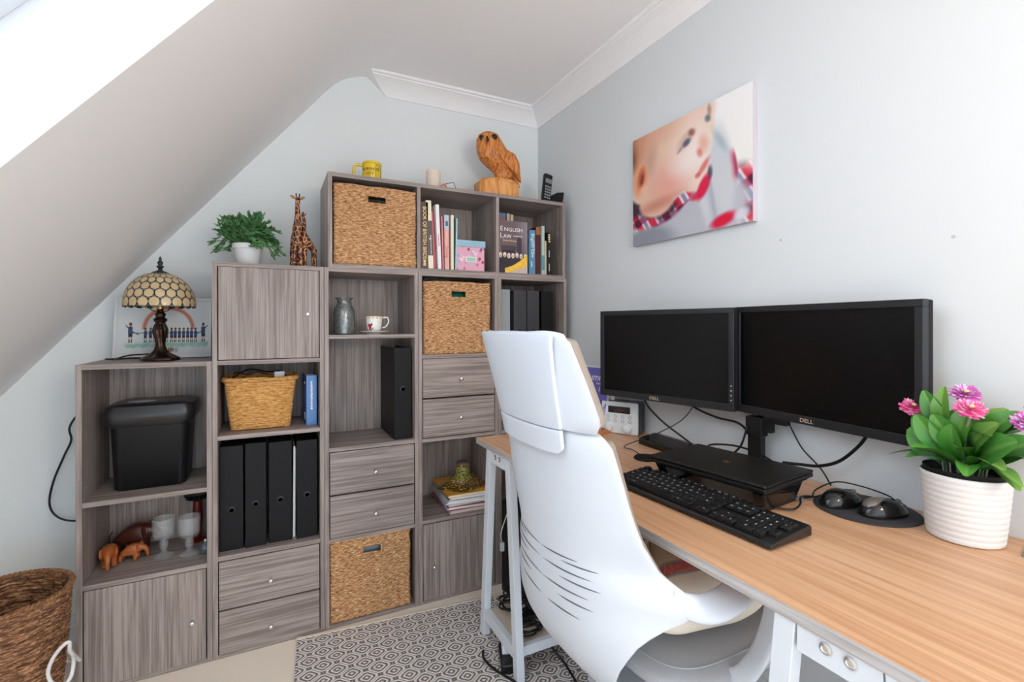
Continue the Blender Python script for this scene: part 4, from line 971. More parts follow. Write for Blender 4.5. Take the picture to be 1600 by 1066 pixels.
# ================================================================== CANVAS ON THE RIGHT WALL
CA, CB, C0, C1 = -.8023, -1.3400, 1.4744, 1.8972
r = thing('picture_canvas', 'canvas print of a baby in profile with red checked collar', 'picture', (0, (CA + CB) / 2, C0))
def plaid(u, v):
    a = u + v * .5; b_ = v - u * .5; s1 = .5 + .5 * sin(a * 44 + 1); s2 = .5 + .5 * sin(b_ * 34 + 2)
    c = mix((.93, .88, .91), (.84, .20, .30), sm(.30, .75, s1)); c = mix(c, (.72, .12, .24), .8 * sm(.45, .85, s2))
    c = mix(c, (.24, .14, .26), .85 * sm(.35, .75, s1 * s2)); return mix(c, (.40, .42, .56), .7 * sm(.75, .95, 1 - s1))
def canc(u, v):
    c = mix((.955, .945, .925), (.965, .955, .955), sm(.4, 1, v))
    c = mix(c, plaid(u, v), ell(u, v, .95, .20, .13, .22, .2, .35))
    c = mix(c, (.93, .93, .94), .85 * ell(u, v, .87, .28, .05, .12, .5, .6))
    c = mix(c, (.86, .14, .28), ell(u, v, .865, .44, .030, .115, .10, .45)); c = mix(c, (.50, .16, .34), .6 * ell(u, v, .885, .44, .012, .10, .1, .6))
    g = ell(u, v, .55, .10, .44, .28, .25, .15); c = mix(c, (.75, .76, .79), g)
    g = ell(u, v, .79, .42, .085, .36, .10, .35); c = mix(c, (.82, .83, .85), g)
    g = ell(u, v, .14, .02, .26, .13, 0, .35); c = mix(c, (.58, .59, .64), g)
    c = mix(c, (.66, .68, .72), .6 * ell(u, v, .72, .26, .014, .26, .15, .8)); c = mix(c, (.86, .87, .89), .7 * ell(u, v, .66, .22, .03, .2, .2, .8))
    c = mix(c, (.86, .12, .26), ell(u, v, .80, .055, .09, .045, .35, .45)); c = mix(c, (.90, .88, .92), .8 * ell(u, v, .93, .07, .05, .04, .3, .5))
    for (x, y, rx, ry, an) in ((.08, .235, .13, .095, -.2), (.30, .215, .17, .065, .25), (.46, .29, .12, .05, .5)):
        c = mix(c, plaid(u, v), ell(u, v, x, y, rx, ry, an, .3))
    c = mix(c, (.20, .14, .18), .9 * ell(u, v, .04, .40, .06, .14, 0, .4))
    c = mix(c, (.22, .14, .20), .85 * ell(u, v, .17, .285, .14, .045, -.5, .5)); c = mix(c, (.20, .12, .18), .8 * ell(u, v, .36, .245, .09, .035, .6, .5))
    # soft out-of-focus head
    hd_ = max(ell(u, v, .30, .68, .40, .36, .25, .05), ell(u, v, .54, .74, .185, .30, -.30, .10), ell(u, v, .24, .36, .17, .14, 0, .15), ell(u, v, .565, .50, .135, .16, .35, .10), ell(u, v, .62, .93, .12, .16, -.2, .25), ell(u, v, .06, .86, .16, .22, 0, .15))
    face = (.92, .77, .68)
    face = mix(face, (.975, .90, .86), ell(u, v, .57, .66, .19, .30, -.2, .95)); face = mix(face, (.76, .50, .38), .85 * (1 - sm(0, .26, u)) * sm(.50, .9, v))
    face = mix(face, (.52, .32, .22), (1 - sm(0, .08, u)) * sm(.62, .85, v)); face = mix(face, (.86, .62, .51), .6 * sm(.78, 1.0, v) * (1 - sm(.15, .6, u)))
    face = mix(face, (.91, .60, .55), .65 * ell(u, v, .36, .47, .16, .17, 0, .95)); face = mix(face, (.78, .50, .42), .7 * ell(u, v, .24, .325, .20, .05, .12, .9))
    face = mix(face, (.74, .56, .48), .45 * ell(u, v, .19, .74, .05, .12, -.2, .9)); face = mix(face, (.985, .94, .92), .7 * ell(u, v, .52, .60, .12, .10, 0, .95))
    c = mix(c, face, hd_)
    c = mix(c, (.92, .64, .50), ell(u, v, .082, .60, .075, .145, -.15, .25)); c = mix(c, (.66, .30, .22), .8 * ell(u, v, .092, .615, .034, .080, -.15, .7)); c = mix(c, (.96, .76, .64), .7 * ell(u, v, .115, .50, .035, .045, 0, .7)); c = mix(c, (.50, .20, .15), .7 * ell(u, v, .10, .60, .015, .05, -.15, .7))
    # near eye: lid crease, iris, lash line
    c = mix(c, (.80, .60, .54), .6 * ell(u, v, .51, .79, .075, .045, .75, .8)); c = mix(c, (.30, .38, .46), .9 * ell(u, v, .518, .765, .036, .024, .65, .6)); c = mix(c, (.50, .30, .26), .75 * ell(u, v, .560, .832, .024, .030, .5, .7)); c = mix(c, (.58, .44, .42), .6 * ell(u, v, .462, .725, .030, .012, .8, .8))
    c = mix(c, (.34, .40, .46), .75 * ell(u, v, .688, .885, .020, .030, .3, .6)); c = mix(c, (.60, .50, .47), .7 * ell(u, v, .700, .945, .014, .045, .05, .7))
    c = mix(c, (.90, .66, .60), .7 * ell(u, v, .655, .70, .035, .07, .15, .8)); c = mix(c, (.84, .46, .40), .75 * ell(u, v, .625, .640, .020, .035, .3, .7))
    c = mix(c, (.86, .46, .45), .85 * ell(u, v, .655, .515, .075, .022, .95, .55)); c = mix(c, (.80, .34, .36), .75 * ell(u, v, .610, .462, .022, .020, .4, .6)); c = mix(c, (.97, .88, .85), .5 * ell(u, v, .60, .40, .06, .04, .5, .9))
    c = mix(c, (.86, .12, .28), .95 * ell(u, v, .655, .355, .040, .10, -.40, .35)); c = mix(c, (.30, .26, .36), .8 * ell(u, v, .705, .455, .018, .05, 0, .6)); c = mix(c, (.86, .14, .28), .8 * ell(u, v, .60, .30, .05, .03, .4, .5))
    c = mix(c, (.60, .68, .74), .55 * ell(u, v, .78, .67, .022, .10, .45, .9))
    return tuple(max(0, min(1, x)) for x in c)
painted('printed_front', lambda u, v: Vector((-.0214, (CA - CB) / 2 - (CA - CB) * u, (C1 - C0) * v)), canc, 300, 230, vcol('canvas_print', .6, .2), r)
box('stretcher_frame', mat('canvas_edge', rgb(196, 188, 196), .7, var=.08, vscale=12), r, -.0212, -.0005, -(CA - CB) / 2, (CA - CB) / 2, 0, C1 - C0)

# ================================================================== DESK
DZ = .735; dth = .022; DX = -.6285; DY0, DY1 = -.622, -2.55
r = thing('desk', 'long oak effect desk surface along the right wall', 'desk', (DX, DY1, DZ - dth))
o = MB().box(0, -DX - .003, 0, DY0 - DY1, 0, dth).build('board', [DESKM, DESKE], r, bevel=.001, seg=1)
for p in o.data.polygons:
    if abs(p.normal.z) < .5: p.material_index = 1
def trestle(label, yc):
    r = thing('desk_trestle', label, 'trestle', (DX + .006, yc, .0112), group='white trestles under the desk')
    top = DZ - dth - .0112 - .001; hw0, hw1 = .155, .092
    def frame_(x0, x1, nm):
        for s_ in (-1, 1):
            mb = MB(); lw = .033
            pts = [(s_ * hw0, 0), (s_ * (hw0 - lw), 0), (s_ * (hw1 - lw), top), (s_ * hw1, top)]
            mb.prism([(a, b_) for a, b_ in pts], x1 - x0, Matrix.Translation((x0, 0, 0)) @ Matrix.Rotation(-pi / 2, 4, 'Z') @ Matrix.Scale(-1, 4, (1, 0, 0)))
            mb.build('leg', WHITE, r, bevel=.0015)
        MB().box(x0 + .001, x1 - .001, -hw1 + .035, hw1 - .035, top - .042, top).build('top_rail', WHITE, r, bevel=.001)
        MB().box(x0 + .002, x1 - .002, -hw0 + .045, hw0 - .045, .062, .100).build('lower_rail', WHITE, r, bevel=.001)
        if nm:
            for y_ in (-.019, .014):
                MB().lathe([(.0085, 0), (.0085, .002), (.005, .0035), (.004, .002)], M=frame((x0, y_, top - .014), (0, -1, 0), (0, 0, 1)), n=18).build('bolt', CHROME, r, smooth=True)
            for s_ in (-1, 1):
                MB().lathe([(.0035, 0), (.0035, .0012)], M=frame((x0, s_ * (hw0 - .028), .083), (0, -1, 0), (0, 0, 1)), n=12).build('screw', CHROME, r)
    frame_(0, .026, True); frame_(.52, .546, False)
    MB().box(.020, .525, -.115, .115, .078, .098).build('shelf_board', mat('pale_birch', rgb(214, 196, 178), .4, var=.08), r, bevel=.001)
    MB().box(.020, .525, -.134, -.115, .070, .102).build('shelf_rail', WHITE, r, bevel=.001)
    MB().box(.026, .52, -.016, .016, top - .04, top).build('top_beam', WHITE, r, bevel=.001)
trestle('white trestle with cable shelf under the far end of the desk', -.797)
trestle('white trestle under the near part of the desk, at the bottom edge', -1.917)

# things below the desk
r = thing('computer_tower', 'tall black computer tower standing under the desk by the shelving', 'computer', (-.42, -.645, 0))
box('case', BLKM, r, 0, .19, 0, .24, .0, .395, .004)
box('front_bezel', BLKG, r, .006, .184, -.006, 0, .01, .385, .002)
def coil(label, c, R, n_, seed, m=BLK, rad=.0035, name='cable_coil', flat=.35):
    random.seed(seed); pts = []
    for k in range(n_ * 12 + 1):
        a = 2 * pi * k / 12; q = R * (1 + .18 * sin(k * .7 + seed) + random.uniform(-.06, .06))
        pts.append((c[0] + q * cos(a), c[1] + q * .75 * sin(a), c[2] + flat * R * (.5 + .5 * sin(a * .37 + seed)) + .004 * k / 12))
    return cable(name, pts, rad, m, label, sm_=3)
coil('tangle of black cables piled on the trestle shelf, upper part', (-.52, -.74, .125), .055, 5, 2, flat=.8)
coil('black cable looped on the trestle shelf, lower part', (-.535, -.86, .106), .045, 4, 5, flat=.5)
coil('black cable bundle beside the tower foot on the trestle shelf', (-.45, -.77, .13), .04, 4, 9, flat=1.2)
o = MB().box(-.03, .03, -.02, .02, 0, .03).build('power_adapter', BLK, None, bevel=.004); o.location = (-.505, -.80, .0985); o.rotation_euler = (0, 0, .5); sp(o, 'black power adapter among the cables on the trestle shelf', 'adapter')
r = thing('power_strip', 'white and black multi socket lying on the rug beneath the trestle', 'socket', (-.60, -.83, .012), radians(70))
box('socket_body', BLK, r, -.07, .05, -.028, .028, 0, .03, .005); box('white_plug', WHITE, r, -.02, .02, -.02, .02, .03, .06, .004)
cable('power_flex', [(-.66, -.76, .02), (-.675, -.80, .02), (-.66, -.86, .016), (-.63, -.93, .016), (-.60, -1.02, .016)], .004, BLK, 'black flex curving over the rug by the trestle foot')
cable('power_flex', [(-.47, -.84, .095), (-.46, -.90, .05), (-.44, -.94, .018), (-.45, -1.02, .016), (-.47, -1.12, .016)], .004, BLK, 'black flex dropping from the trestle shelf onto the rug')
r = thing('white_lead', 'thin white lead with small connector hanging behind the trestle leg', 'cable', (-.505, -.60, .30))
cable('lead', [(.09, .12, .09), (.03, .02, .11), (-.007, .005, .04), (0, .01, 0)], .002, mat('white_rubber'), parent=r)
box('connector', mat('pale_plastic'), r, -.008, .008, .004, .016, -.035, .0, .002)

# rug
m = bpy.data.materials.new('rug_weave'); m.use_nodes = True; nt = m.node_tree; b = nt.nodes['Principled BSDF']; b.inputs['Roughness'].default_value = .9; b.inputs['Specular IOR Level'].default_value = .1
tc = nt.nodes.new('ShaderNodeTexCoord'); sx = nt.nodes.new('ShaderNodeSeparateXYZ'); nt.links.new(tc.outputs['Object'], sx.inputs[0])
def mth(op, a, b_=None, c=None):
    n_ = nt.nodes.new('ShaderNodeMath'); n_.operation = op
    for i, q in enumerate((a, b_, c)):
        if q is None: continue
        if isinstance(q, (int, float)): n_.inputs[i].default_value = q
        else: nt.links.new(q, n_.inputs[i])
    return n_.outputs[0]
xa = mth('DIVIDE', sx.outputs[0], .088); ya = mth('DIVIDE', sx.outputs[1], .076)
p = mth('ADD', xa, ya); q = mth('SUBTRACT', xa, ya)
fp = mth('ABSOLUTE', mth('SUBTRACT', mth('FRACT', p), .5)); fq = mth('ABSOLUTE', mth('SUBTRACT', mth('FRACT', q), .5))
d_ = mth('MAXIMUM', mth('MAXIMUM', fp, fq), mth('MULTIPLY', mth('ADD', fp, fq), .60))
st = mth('SINE', mth('MULTIPLY_ADD', d_, 2 * pi * 5.0, .63)); 
ns = nt.nodes.new('ShaderNodeTexNoise'); ns.inputs['Scale'].default_value = 300; nt.links.new(tc.outputs['Object'], ns.inputs['Vector'])
st = mth('ADD', st, mth('MULTIPLY', mth('SUBTRACT', ns.outputs['Fac'], .5), 1.2))
cr = nt.nodes.new('ShaderNodeValToRGB'); cr.color_ramp.elements[0].position = .30; cr.color_ramp.elements[1].position = .50
cr.color_ramp.elements[0].color = (*rgb(124, 115, 116), 1); cr.color_ramp.elements[1].color = (*rgb(236, 228, 220), 1)
nt.links.new(mth('MULTIPLY_ADD', st, .5, .5), cr.inputs[0]); nt.links.new(cr.outputs[0], b.inputs['Base Color'])
bp = nt.nodes.new('ShaderNodeBump'); bp.inputs['Strength'].default_value = .5; bp.inputs['Distance'].default_value = .003
nt.links.new(st, bp.inputs['Height']); nt.links.new(bp.outputs['Normal'], b.inputs['Normal'])
RUGM = m
r = thing('rug', 'cream rug with concentric grey diamond pattern under the desk', 'rug', (-1.238, -.372, .0005), radians(-5.0))
MB().box(0, 1.18, -1.75, -.012, 0, .009).build('woven_field', RUGM, r, bevel=.002)
box('end_binding', mat('cream_binding', rgb(224, 210, 190), .9), r, -.002, 1.182, -.014, .002, 0, .011, .003)
box('end_binding', mat('cream_binding'), r, -.002, 1.182, -1.766, -1.75, 0, .011, .003)

# ================================================================== MONITORS
def monitor(label, pF, pN, z0, z1, logo_t):
    """pF far lower corner, pN near lower corner (x,y)"""
    F_ = Vector((*pF, 0)); N_ = Vector((*pN, 0)); wdt = (N_ - F_).length; h = z1 - z0
    ang = math.atan2((N_ - F_).y, (N_ - F_).x)
    r = thing('computer_monitor', label, 'monitor', ((F_ + N_) / 2 + Vector((0, 0, z0))), ang, 'two black monitors on one stand')
    # local x along width far->near, local -y faces the user
    bz = .017
    mb = MB()
    mb.box(-wdt / 2, wdt / 2, 0, .020, 0, bz + .006); mb.box(-wdt / 2, wdt / 2, 0, .020, h - bz, h); mb.box(-wdt / 2, -wdt / 2 + bz, 0, .02, bz, h - bz); mb.box(wdt / 2 - bz, wdt / 2, 0, .02, bz, h - bz)
    mb.build('bezel', mat('monitor_bezel', (.016, .017, .02), .38), r, bevel=.0015)
    box('screen', mat('dark_screen', (.002, .0022, .0025), .25, spec=.35), r, -wdt / 2 + bz - .001, wdt / 2 - bz + .001, .004, .012, bz + .005, h - bz + .001)
    box('rear_housing', BLKM, r, -wdt / 2 + .001, wdt / 2 - .001, .0205, .040, .001, h - .001, .004)
    box('rear_bulge', BLKM, r, -wdt / 2 + .10, wdt / 2 - .10, .040, .050, .05, h - .05, .004)
    text('logo', 'DELL', .0150, frame((-wdt / 2 + wdt * logo_t, -.0006, .011), (1, 0, 0), (0, 0, 1)), mat('silver_print', rgb(214, 190, 170), .4), r, extr=.0002, sx=1.15)
    for k in range(5):
        MB().lathe([(.0022 if k else .0030, 0), (.0020, .0012)], M=frame((wdt / 2 - .0085, -.0003, .020 + .0145 * k if k else .008), (1, 0, 0), (0, 0, 1)), n=10).build('button', mat('button_light', rgb(190, 196, 205), .4) if k else BLKG, r)
    return r
monitor('left black monitor, nearer the shelving', (-.204, -.828), (-.077, -1.317), .896, 1.212, .46)
monitor('right black monitor, beside the flowering plant', (-.047, -1.298), (-.094, -1.795), .895, 1.214, .47)
r = thing('monitor_stand', 'black column monitor stand behind the laptop, holding both screens', 'stand', (-.045, -1.372, DZ))
box('base_plate', BLKM, r, -.055, .03, -.10, .10, 0, .012, .004)
box('column', BLK, r, -.017, .008, -.021, .021, .012, .155, .003)
box('upper_column', BLK, r, .020, .034, -.018, .018, .13, .36, .002)
box('neck', BLK, r, -.010, .030, -.015, .015, .12, .152, .002)
box('collar', BLKM, r, -.020, .011, -.026, .026, .10, .155, .003)
box('cable_clip', BLKM, r, -.012, .008, -.050, -.026, .115, .165, .002)


# laptop on riser
r = thing('laptop_riser', 'black raised laptop riser with curved feet on the desk', 'riser', (-.272, -1.452, DZ), radians(7.3))
box('platform', BLKM, r, -.098, .098, -.150, .150, .046, .053, .002)
for s_ in (-1, 1):
    mb = MB(); y_ = s_ * .135
    loft(mb, [[(x * (1 - .18 * k), y_ - s_ * .006 * k + dy, z_) for x, dy in ((-.10, -.014), (.08, -.014), (.08, .014), (-.10, .014))] for k, z_ in ((0, .047), (.5, .03), (1.1, .012), (1.0, 0))])
    mb.build('foot', BLKG, r, bevel=.004, seg=3)
r = thing('laptop', 'closed black laptop resting on the riser in front of the screens', 'laptop', (-.275, -1.452, DZ + .0535), radians(7.3))
box('base', BLK, r, -.110, .110, -.160, .160, 0, .010, .003); box('lid', mat('laptop_lid', (.012, .011, .010), .38, spec=.35), r, -.110, .110, -.160, .160, .0105, .018, .003, 3)
o = MB().tube([Vector((.008 * cos(a), .008 * sin(a), .0185)) for a in [2 * pi * k / 24 for k in range(24)]], .0009, 5, 1, closed=True).build('lid_emblem', mat('copper_print', rgb(84, 56, 38), .4), r)
mb = MB()
for k in range(3): mb.box(-.0045 + .003 * k, -.003 + .003 * k, -.004, .004, .0180, .0187)
mb.build('lid_emblem', mat('copper_print'), r)

# keyboard
r = thing('computer_keyboard', 'full size black keyboard with white key legends', 'keyboard', (-.437, -1.503, DZ), radians(-88.0))
KW, KD = .450, .132     # local x = left..right for the user, y = away
mb = MB(); mb.prism([(-KD / 2, .004), (KD / 2, .004), (KD / 2, .022), (KD / 2 - .006, .026), (-KD / 2 + .006, .013), (-KD / 2, .010)], KW, Matrix.Translation((-KW / 2, 0, 0)) @ Matrix.Rotation(pi / 2, 4, 'Z') @ Matrix.Scale(-1, 4, (0, 1, 0)))
mb.build('case', mat('keyboard_plastic', (.010, .010, .011), .33), r, bevel=.002)
for s_ in (-1, 1): box('foot', BLK, r, s_ * .19 - .012, s_ * .19 + .012, .035, .05, 0, .005)
KEYM = mat('key_plastic', (.008, .008, .009), .42, spec=.3); LEG = mat('key_legend', rgb(205, 210, 215), .5)
slope_ = math.atan2(.012, KD - .012); pitch = .019
rowsK = [
 ('fn', 2.47, [('esc', 0, 1)] + [('F%d' % (i + 1), 2 + i + .5 * (i // 4), 1) for i in range(12)] + [('', 15.3 + i, 1) for i in range(3)]),
 ('num', 1.32, [(c, i, 1) for i, c in enumerate('`1234567890-=')] + [('<', 13, 2), ('ins', 15.3, 1), ('hm', 16.3, 1), ('pu', 17.3, 1), ('n', 18.6, 1), ('/', 19.6, 1), ('*', 20.6, 1), ('-', 21.6, 1)]),
 ('q', .32, [('tab', 0, 1.5)] + [(c, 1.5 + i, 1) for i, c in enumerate('QWERTYUIOP[]')] + [('', 13.5, 1.5), ('del', 15.3, 1), ('end', 16.3, 1), ('pd', 17.3, 1), ('7', 18.6, 1), ('8', 19.6, 1), ('9', 20.6, 1), ('+', 21.6, 1)]),
 ('a', -.68, [('cap', 0, 1.75)] + [(c, 1.75 + i, 1) for i, c in enumerate("ASDFGHJKL;'#")] + [('', 13.75, 1.25), ('4', 18.6, 1), ('5', 19.6, 1), ('6', 20.6, 1)]),
 ('z', -1.68, [('', 0, 1.25)] + [(c, 1.25 + i, 1) for i, c in enumerate('\\ZXCVBNM,./')] + [('', 12.25, 2.75), ('^', 16.3, 1), ('1', 18.6, 1), ('2', 19.6, 1), ('3', 20.6, 1), ('', 21.6, 1)]),
 ('sp', -2.68, [('ctl', 0, 1.25), ('', 1.25, 1.25), ('alt', 2.5, 1.25), ('', 3.75, 6.25), ('alt', 10, 1.25), ('', 11.25, 1.25), ('', 12.5, 1.25), ('ctl', 13.75, 1.25), ('<', 15.3, 1), ('v', 16.3, 1), ('>', 17.3, 1), ('0', 18.6, 2), ('.', 20.6, 1)])]
pk = (KW - .014) / 22.6; rest = MB(); cnt = 0; allk = []
for nm, ry, ks in rowsK:
    for c_, kx, kw in ks: allk.append((c_, kx, kw, ry))
allk.sort(key=lambda k: -k[1])
for c_, kx, kw, ry in allk:
    x0 = -KW / 2 + .007 + kx * pk; x1 = x0 + kw * pk - .0016; yc = ry * .0186 + .0035; y0, y1 = yc - .0083, yc + .0083
    zc = .0155 + (yc + KD / 2) * sin(slope_) * .95; hk = .006
    tgt = MB() if cnt < 100 else rest
    tgt.mi = 0
    loft(tgt, [[(a + dx, b_ + dy, z_ + (b_ - yc) * .1) for a, b_, dx, dy in ((x0, y0, i_, i_), (x1, y0, -i_, i_), (x1, y1, -i_, -i_), (x0, y1, i_, -i_))] for i_, z_ in ((0, zc - .002), (.0004, zc + hk * .5), (.0022, zc + hk))])
    if c_:
        tgt.mi = 1; add_text(tgt, c_, .0078 if len(c_) == 1 else .0050, Matrix.Translation(((x0 + x1) / 2 - .001, yc + .001, zc + hk + .0003)) @ Matrix.Rotation(.1, 4, 'X'), extr=.00008)
    if cnt < 100: tgt.build('key', [KEYM, LEG], r)
    cnt += 1
o = rest.build('remaining_keys', [KEYM, LEG], r); o['kind'] = 'stuff'
cable('keyboard_flex', [(-.30, -1.60, .742), (-.27, -1.625, .741), (-.235, -1.62, .745), (-.20, -1.60, .75), (-.16, -1.60, .745)], .0022, BLK, 'thin black flex beside the riser foot on the desk')

# mice on round mat
sp(MB().lathe([(.1, 0), (.102, .001), (.102, .003), (.1, .004), (.001, .004)], o=(-.108, -1.692, DZ), n=64).build('mouse_mat', mat('mat_fabric', (.03, .03, .034), .8, bump=.4, bscale=900), None, smooth=True), 'round dark mouse mat near the plant pot', 'mouse mat')
def mouse(label, loc, rz, body, wheel=True, palm=None):
    r = thing('computer_mouse', label, 'mouse', loc, rz, 'computer mice on the round mat')
    mb = MB()
    def f(u, v):
        a = 2 * pi * u; p_ = v * pi / 2; R = cos(p_) ** .6 if v < 1 else 0
        x_ = .029 * R * cos(a) * (1 - .12 * sin(a)); y_ = .055 * R * sin(a); z_ = .035 * sin(p_) * (1 - .35 * (y_ / .055) ** 2 + .1 * (-y_ / .055)); return Vector((x_, y_, z_ + .0015))
    mb.grid(f, 48, 20, wrap=True); mb.build('shell', body, r, smooth=True, auto=False)
    MB().tube([(0, .053, .018), (0, .03, .031), (0, .008, .0355)], .0012, 6, 4).build('button_split', BLKM, r)
    MB().lathe([(.006, -.003), (.007, -.002), (.007, .002), (.006, .003)], M=Matrix.Translation((0, .034, .027)) @ Matrix.Rotation(pi / 2, 4, 'Y'), n=18).build('scroll_wheel', mat('grey_rubber', (.15, .15, .15), .6), r, smooth=True)
    if palm: MB().ball((0, -.014, .014), .0235, .034, .0250).build('palm_cover', palm, r, smooth=True)
    return r
mouse('all black shiny computer mouse, the left one on the mat', (-.137, -1.655, DZ + .004), radians(-104), BLKG)
mouse('computer mouse with silver palm rest, the right one on the mat', (-.118, -1.733, DZ + .004), radians(-112), BLKG, palm=mat('silver_plastic', rgb(120, 112, 106), .3, metal=.3))
cable('mouse_flex', [(-.155, -1.60, .745), (-.12, -1.588, .752), (-.06, -1.60, .765), (-.03, -1.64, .762), (-.03, -1.70, .757), (-.075, -1.742, .758)], .0018, BLK, 'thin black mouse cable curving along the wall behind the mice')
cable('mouse_flex', [(-.175, -1.592, .741), (-.15, -1.60, .742), (-.125, -1.617, .750)], .0018, BLK, 'short black mouse cable entering the all black mouse')
o = MB().box(-.006, .006, -.014, .014, 0, .008).build('usb_plug', mat('usb_metal', (.3, .3, .3), .3, metal=.6), None, bevel=.001); o.location = (-.192, -1.585, DZ + .001); o.rotation_euler = (0, 0, .4); sp(o, 'small usb plug on the desk between riser and mice', 'plug')

# docking bar, puck, radio, pad
r = thing('docking_bar', 'long low black device lying at the back of the desk', 'device', (-.105, -1.085, DZ), radians(-3))
mb = MB(); mb.prism([(-.05, 0), (.045, 0), (.045, .030), (.02, .034), (-.05, .022)], .21, Matrix.Translation((0, -.105, 0))); mb.build('body', BLKG, r, bevel=.003)
sp(MB().lathe([(.036, 0), (.038, .003), (.036, .007), (.02, .0085), (.001, .0088)], o=(-.262, -1.14, DZ), n=36).build('charging_puck', BLKM, None, smooth=True), 'flat round black pad beside the left corner of the laptop', 'pad')
cable('puck_flex', [(-.255, -1.10, .741), (-.24, -1.05, .741), (-.25, -1.02, .745), (-.215, -1.03, .76), (-.17, -1.08, .79), (-.10, -1.13, .84), (-.06, -1.15, .895), (-.05, -1.15, .93)], .0016, BLK, 'thin black cable rising from the round pad to the left monitor')
cable('monitor_flex', [(-.13, -.98, .93), (-.125, -.99, .88), (-.12, -1.06, .83), (-.10, -1.14, .785), (-.09, -1.20, .755), (-.09, -1.25, .742)], .0034, BLK, 'black cable dropping from the left monitor to the laptop')
cable('monitor_flex', [(-.08, -1.13, .92), (-.06, -1.15, .885), (-.04, -1.22, .862), (-.04, -1.30, .858), (-.05, -1.345, .84)], .0036, BLK, 'black cable looping from the left monitor to the stand column')
cable('monitor_flex', [(-.075, -1.36, .86), (-.085, -1.345, .80), (-.10, -1.31, .765), (-.09, -1.25, .76), (-.07, -1.22, .775), (-.06, -1.30, .79), (-.055, -1.38, .785), (-.06, -1.45, .765), (-.07, -1.50, .745)], .0030, BLK, 'black cable crossing in front of the stand column')
cable('monitor_flex', [(-.052, -1.67, .90), (-.048, -1.645, .862), (-.045, -1.60, .815), (-.045, -1.55, .79), (-.05, -1.50, .782), (-.06, -1.46, .778)], .0042, BLK, 'thick black cable sweeping under the right monitor')
cable('monitor_flex', [(-.04, -1.46, .895), (-.035, -1.475, .86), (-.033, -1.50, .82), (-.030, -1.545, .78), (-.028, -1.57, .742)], .0020, BLK, 'thin black cable hanging down the wall under the right monitor')
cable('video_lead', [(-.055, -1.41, .86), (-.055, -1.415, .885), (-.055, -1.43, .892)], .0038, BLK, 'short black video lead bending up beside the stand column')
o = MB().box(-.010, .010, -.022, .022, -.008, .008).build('video_plug', BLKM, None, bevel=.003); o.location = (-.055, -1.452, .888); sp(o, 'black video connector under the right monitor beside the column', 'plug')
RAD = mat('radio_white', rgb(222, 226, 230), .35)
r = thing('digital_radio', 'small white fronted digital radio with two dials', 'radio', (-.085, -.812, DZ), radians(-62))
# local x from far to near, -y faces user
box('case', mat('radio_back', rgb(58, 60, 66), .4), r, -.075, .075, -.020, .050, .001, .125, .010, 4)
box('front_panel', RAD, r, -.075, .075, -.032, -.0205, .001, .125, .010, 4)
box('display', BLKG, r, -.045, .045, -.0335, -.0315, .082, .108, .001)
MB().box(-.02, .03, -.0338, -.0334, .093, .095).build('display_text', mat('red_led', (.25, .02, .01), .4), r)
for x_ in (-.040, .036): MB().lathe([(.018, 0), (.018, .004), (.015, .006), (.0145, .014), (.012, .016)], M=frame((x_, -.032, .026), (1, 0, 0), (0, 0, 1)), n=28).build('dial', RAD, r, smooth=True)
mb = MB()
for i in range(4):
    for j in range(2): mb.tube([Vector((-.046 + .030 * i + .0055 * cos(a), -.0325, .052 + .017 * j + .0055 * sin(a))) for a in [2 * pi * k / 14 for k in range(14)]], .0007, 4, 1, closed=True)
mb.build('button_rings', mat('ring_grey', rgb(110, 114, 120), .5), r)
# refill pad in wooden holder
PURP = col('purple_cover', 96, 92, 168)
r = thing('refill_pad', 'purple covered spiral notepad leaning upright behind the chair', 'notepad', (-.170, -.700, DZ + .018), radians(-76))
Mt = Matrix.Rotation(radians(-10), 4, 'X')
def padc(u, v):
    c = (.40, .38, .66)
    c = mix(c, (.60, .62, .84), .8 * ell(u, v, .95, .02, .8, .32, .3, .4)); c = mix(c, (.80, .84, .93), .7 * ell(u, v, .75, .16, .35, .10, .4, .6))
    if abs((u - .78) + (v - .40) * .0) < .22 * (v - .28) / .17 and .28 < v < .45: c = (.17, .14, .50)
    return c
painted('printed_cover', lambda u, v: Mt @ Vector((-.085 + .17 * u, -.0062, .235 * v)), padc, 60, 90, PIC, r)
MB().box(-.085, .085, -.006, .006, 0, .235, Mt).build('pages', PAPER, r)
mb = MB()
for k in range(26): mb.tube([Mt @ Vector((-.081 + .0065 * k, .006 * cos(a), .237 + .006 * sin(a))) for a in [2 * pi * q_ / 10 for q_ in range(10)]], .0007, 4, 1, closed=True)
mb.build('spiral_binding', PAPER, r)
text('title', 'Summit', .040, Mt @ frame((.028, -.0068, .196), (1, 0, 0), (0, 0, 1)), PAPER, r, extr=.0001); text('subtitle', 'notebook', .012, Mt @ frame((.05, -.0068, .172), (1, 0, 0), (0, 0, 1)), PAPER, r, extr=.0001)
text('page_count', '160', .026, Mt @ frame((.056, -.0068, .148), (1, 0, 0), (0, 0, 1)), PAPER, r, extr=.0001)
r = thing('desk_organiser', 'low wooden stand holding the purple notepad and papers', 'stand', (-.155, -.705, DZ), radians(-76))
WD = mat('beech_wood', rgb(196, 130, 78), .5, var=.1)
box('base', WD, r, -.095, .095, -.055, .06, 0, .016, .002); box('front_lip', WD, r, -.095, .095, -.065, -.055, 0, .028, .002); box('back_board', WD, r, -.095, .095, .055, .062, .0, .12, .002)
sp(MB().box(-.08, .088, .012, .020, 0, .20, Mt).build('loose_papers', PAPER, None, M=Matrix.Translation((-.155, -.703, DZ + .018)) @ Matrix.Rotation(radians(-76), 4, 'Z')), 'white papers standing behind the purple notepad', 'paper')

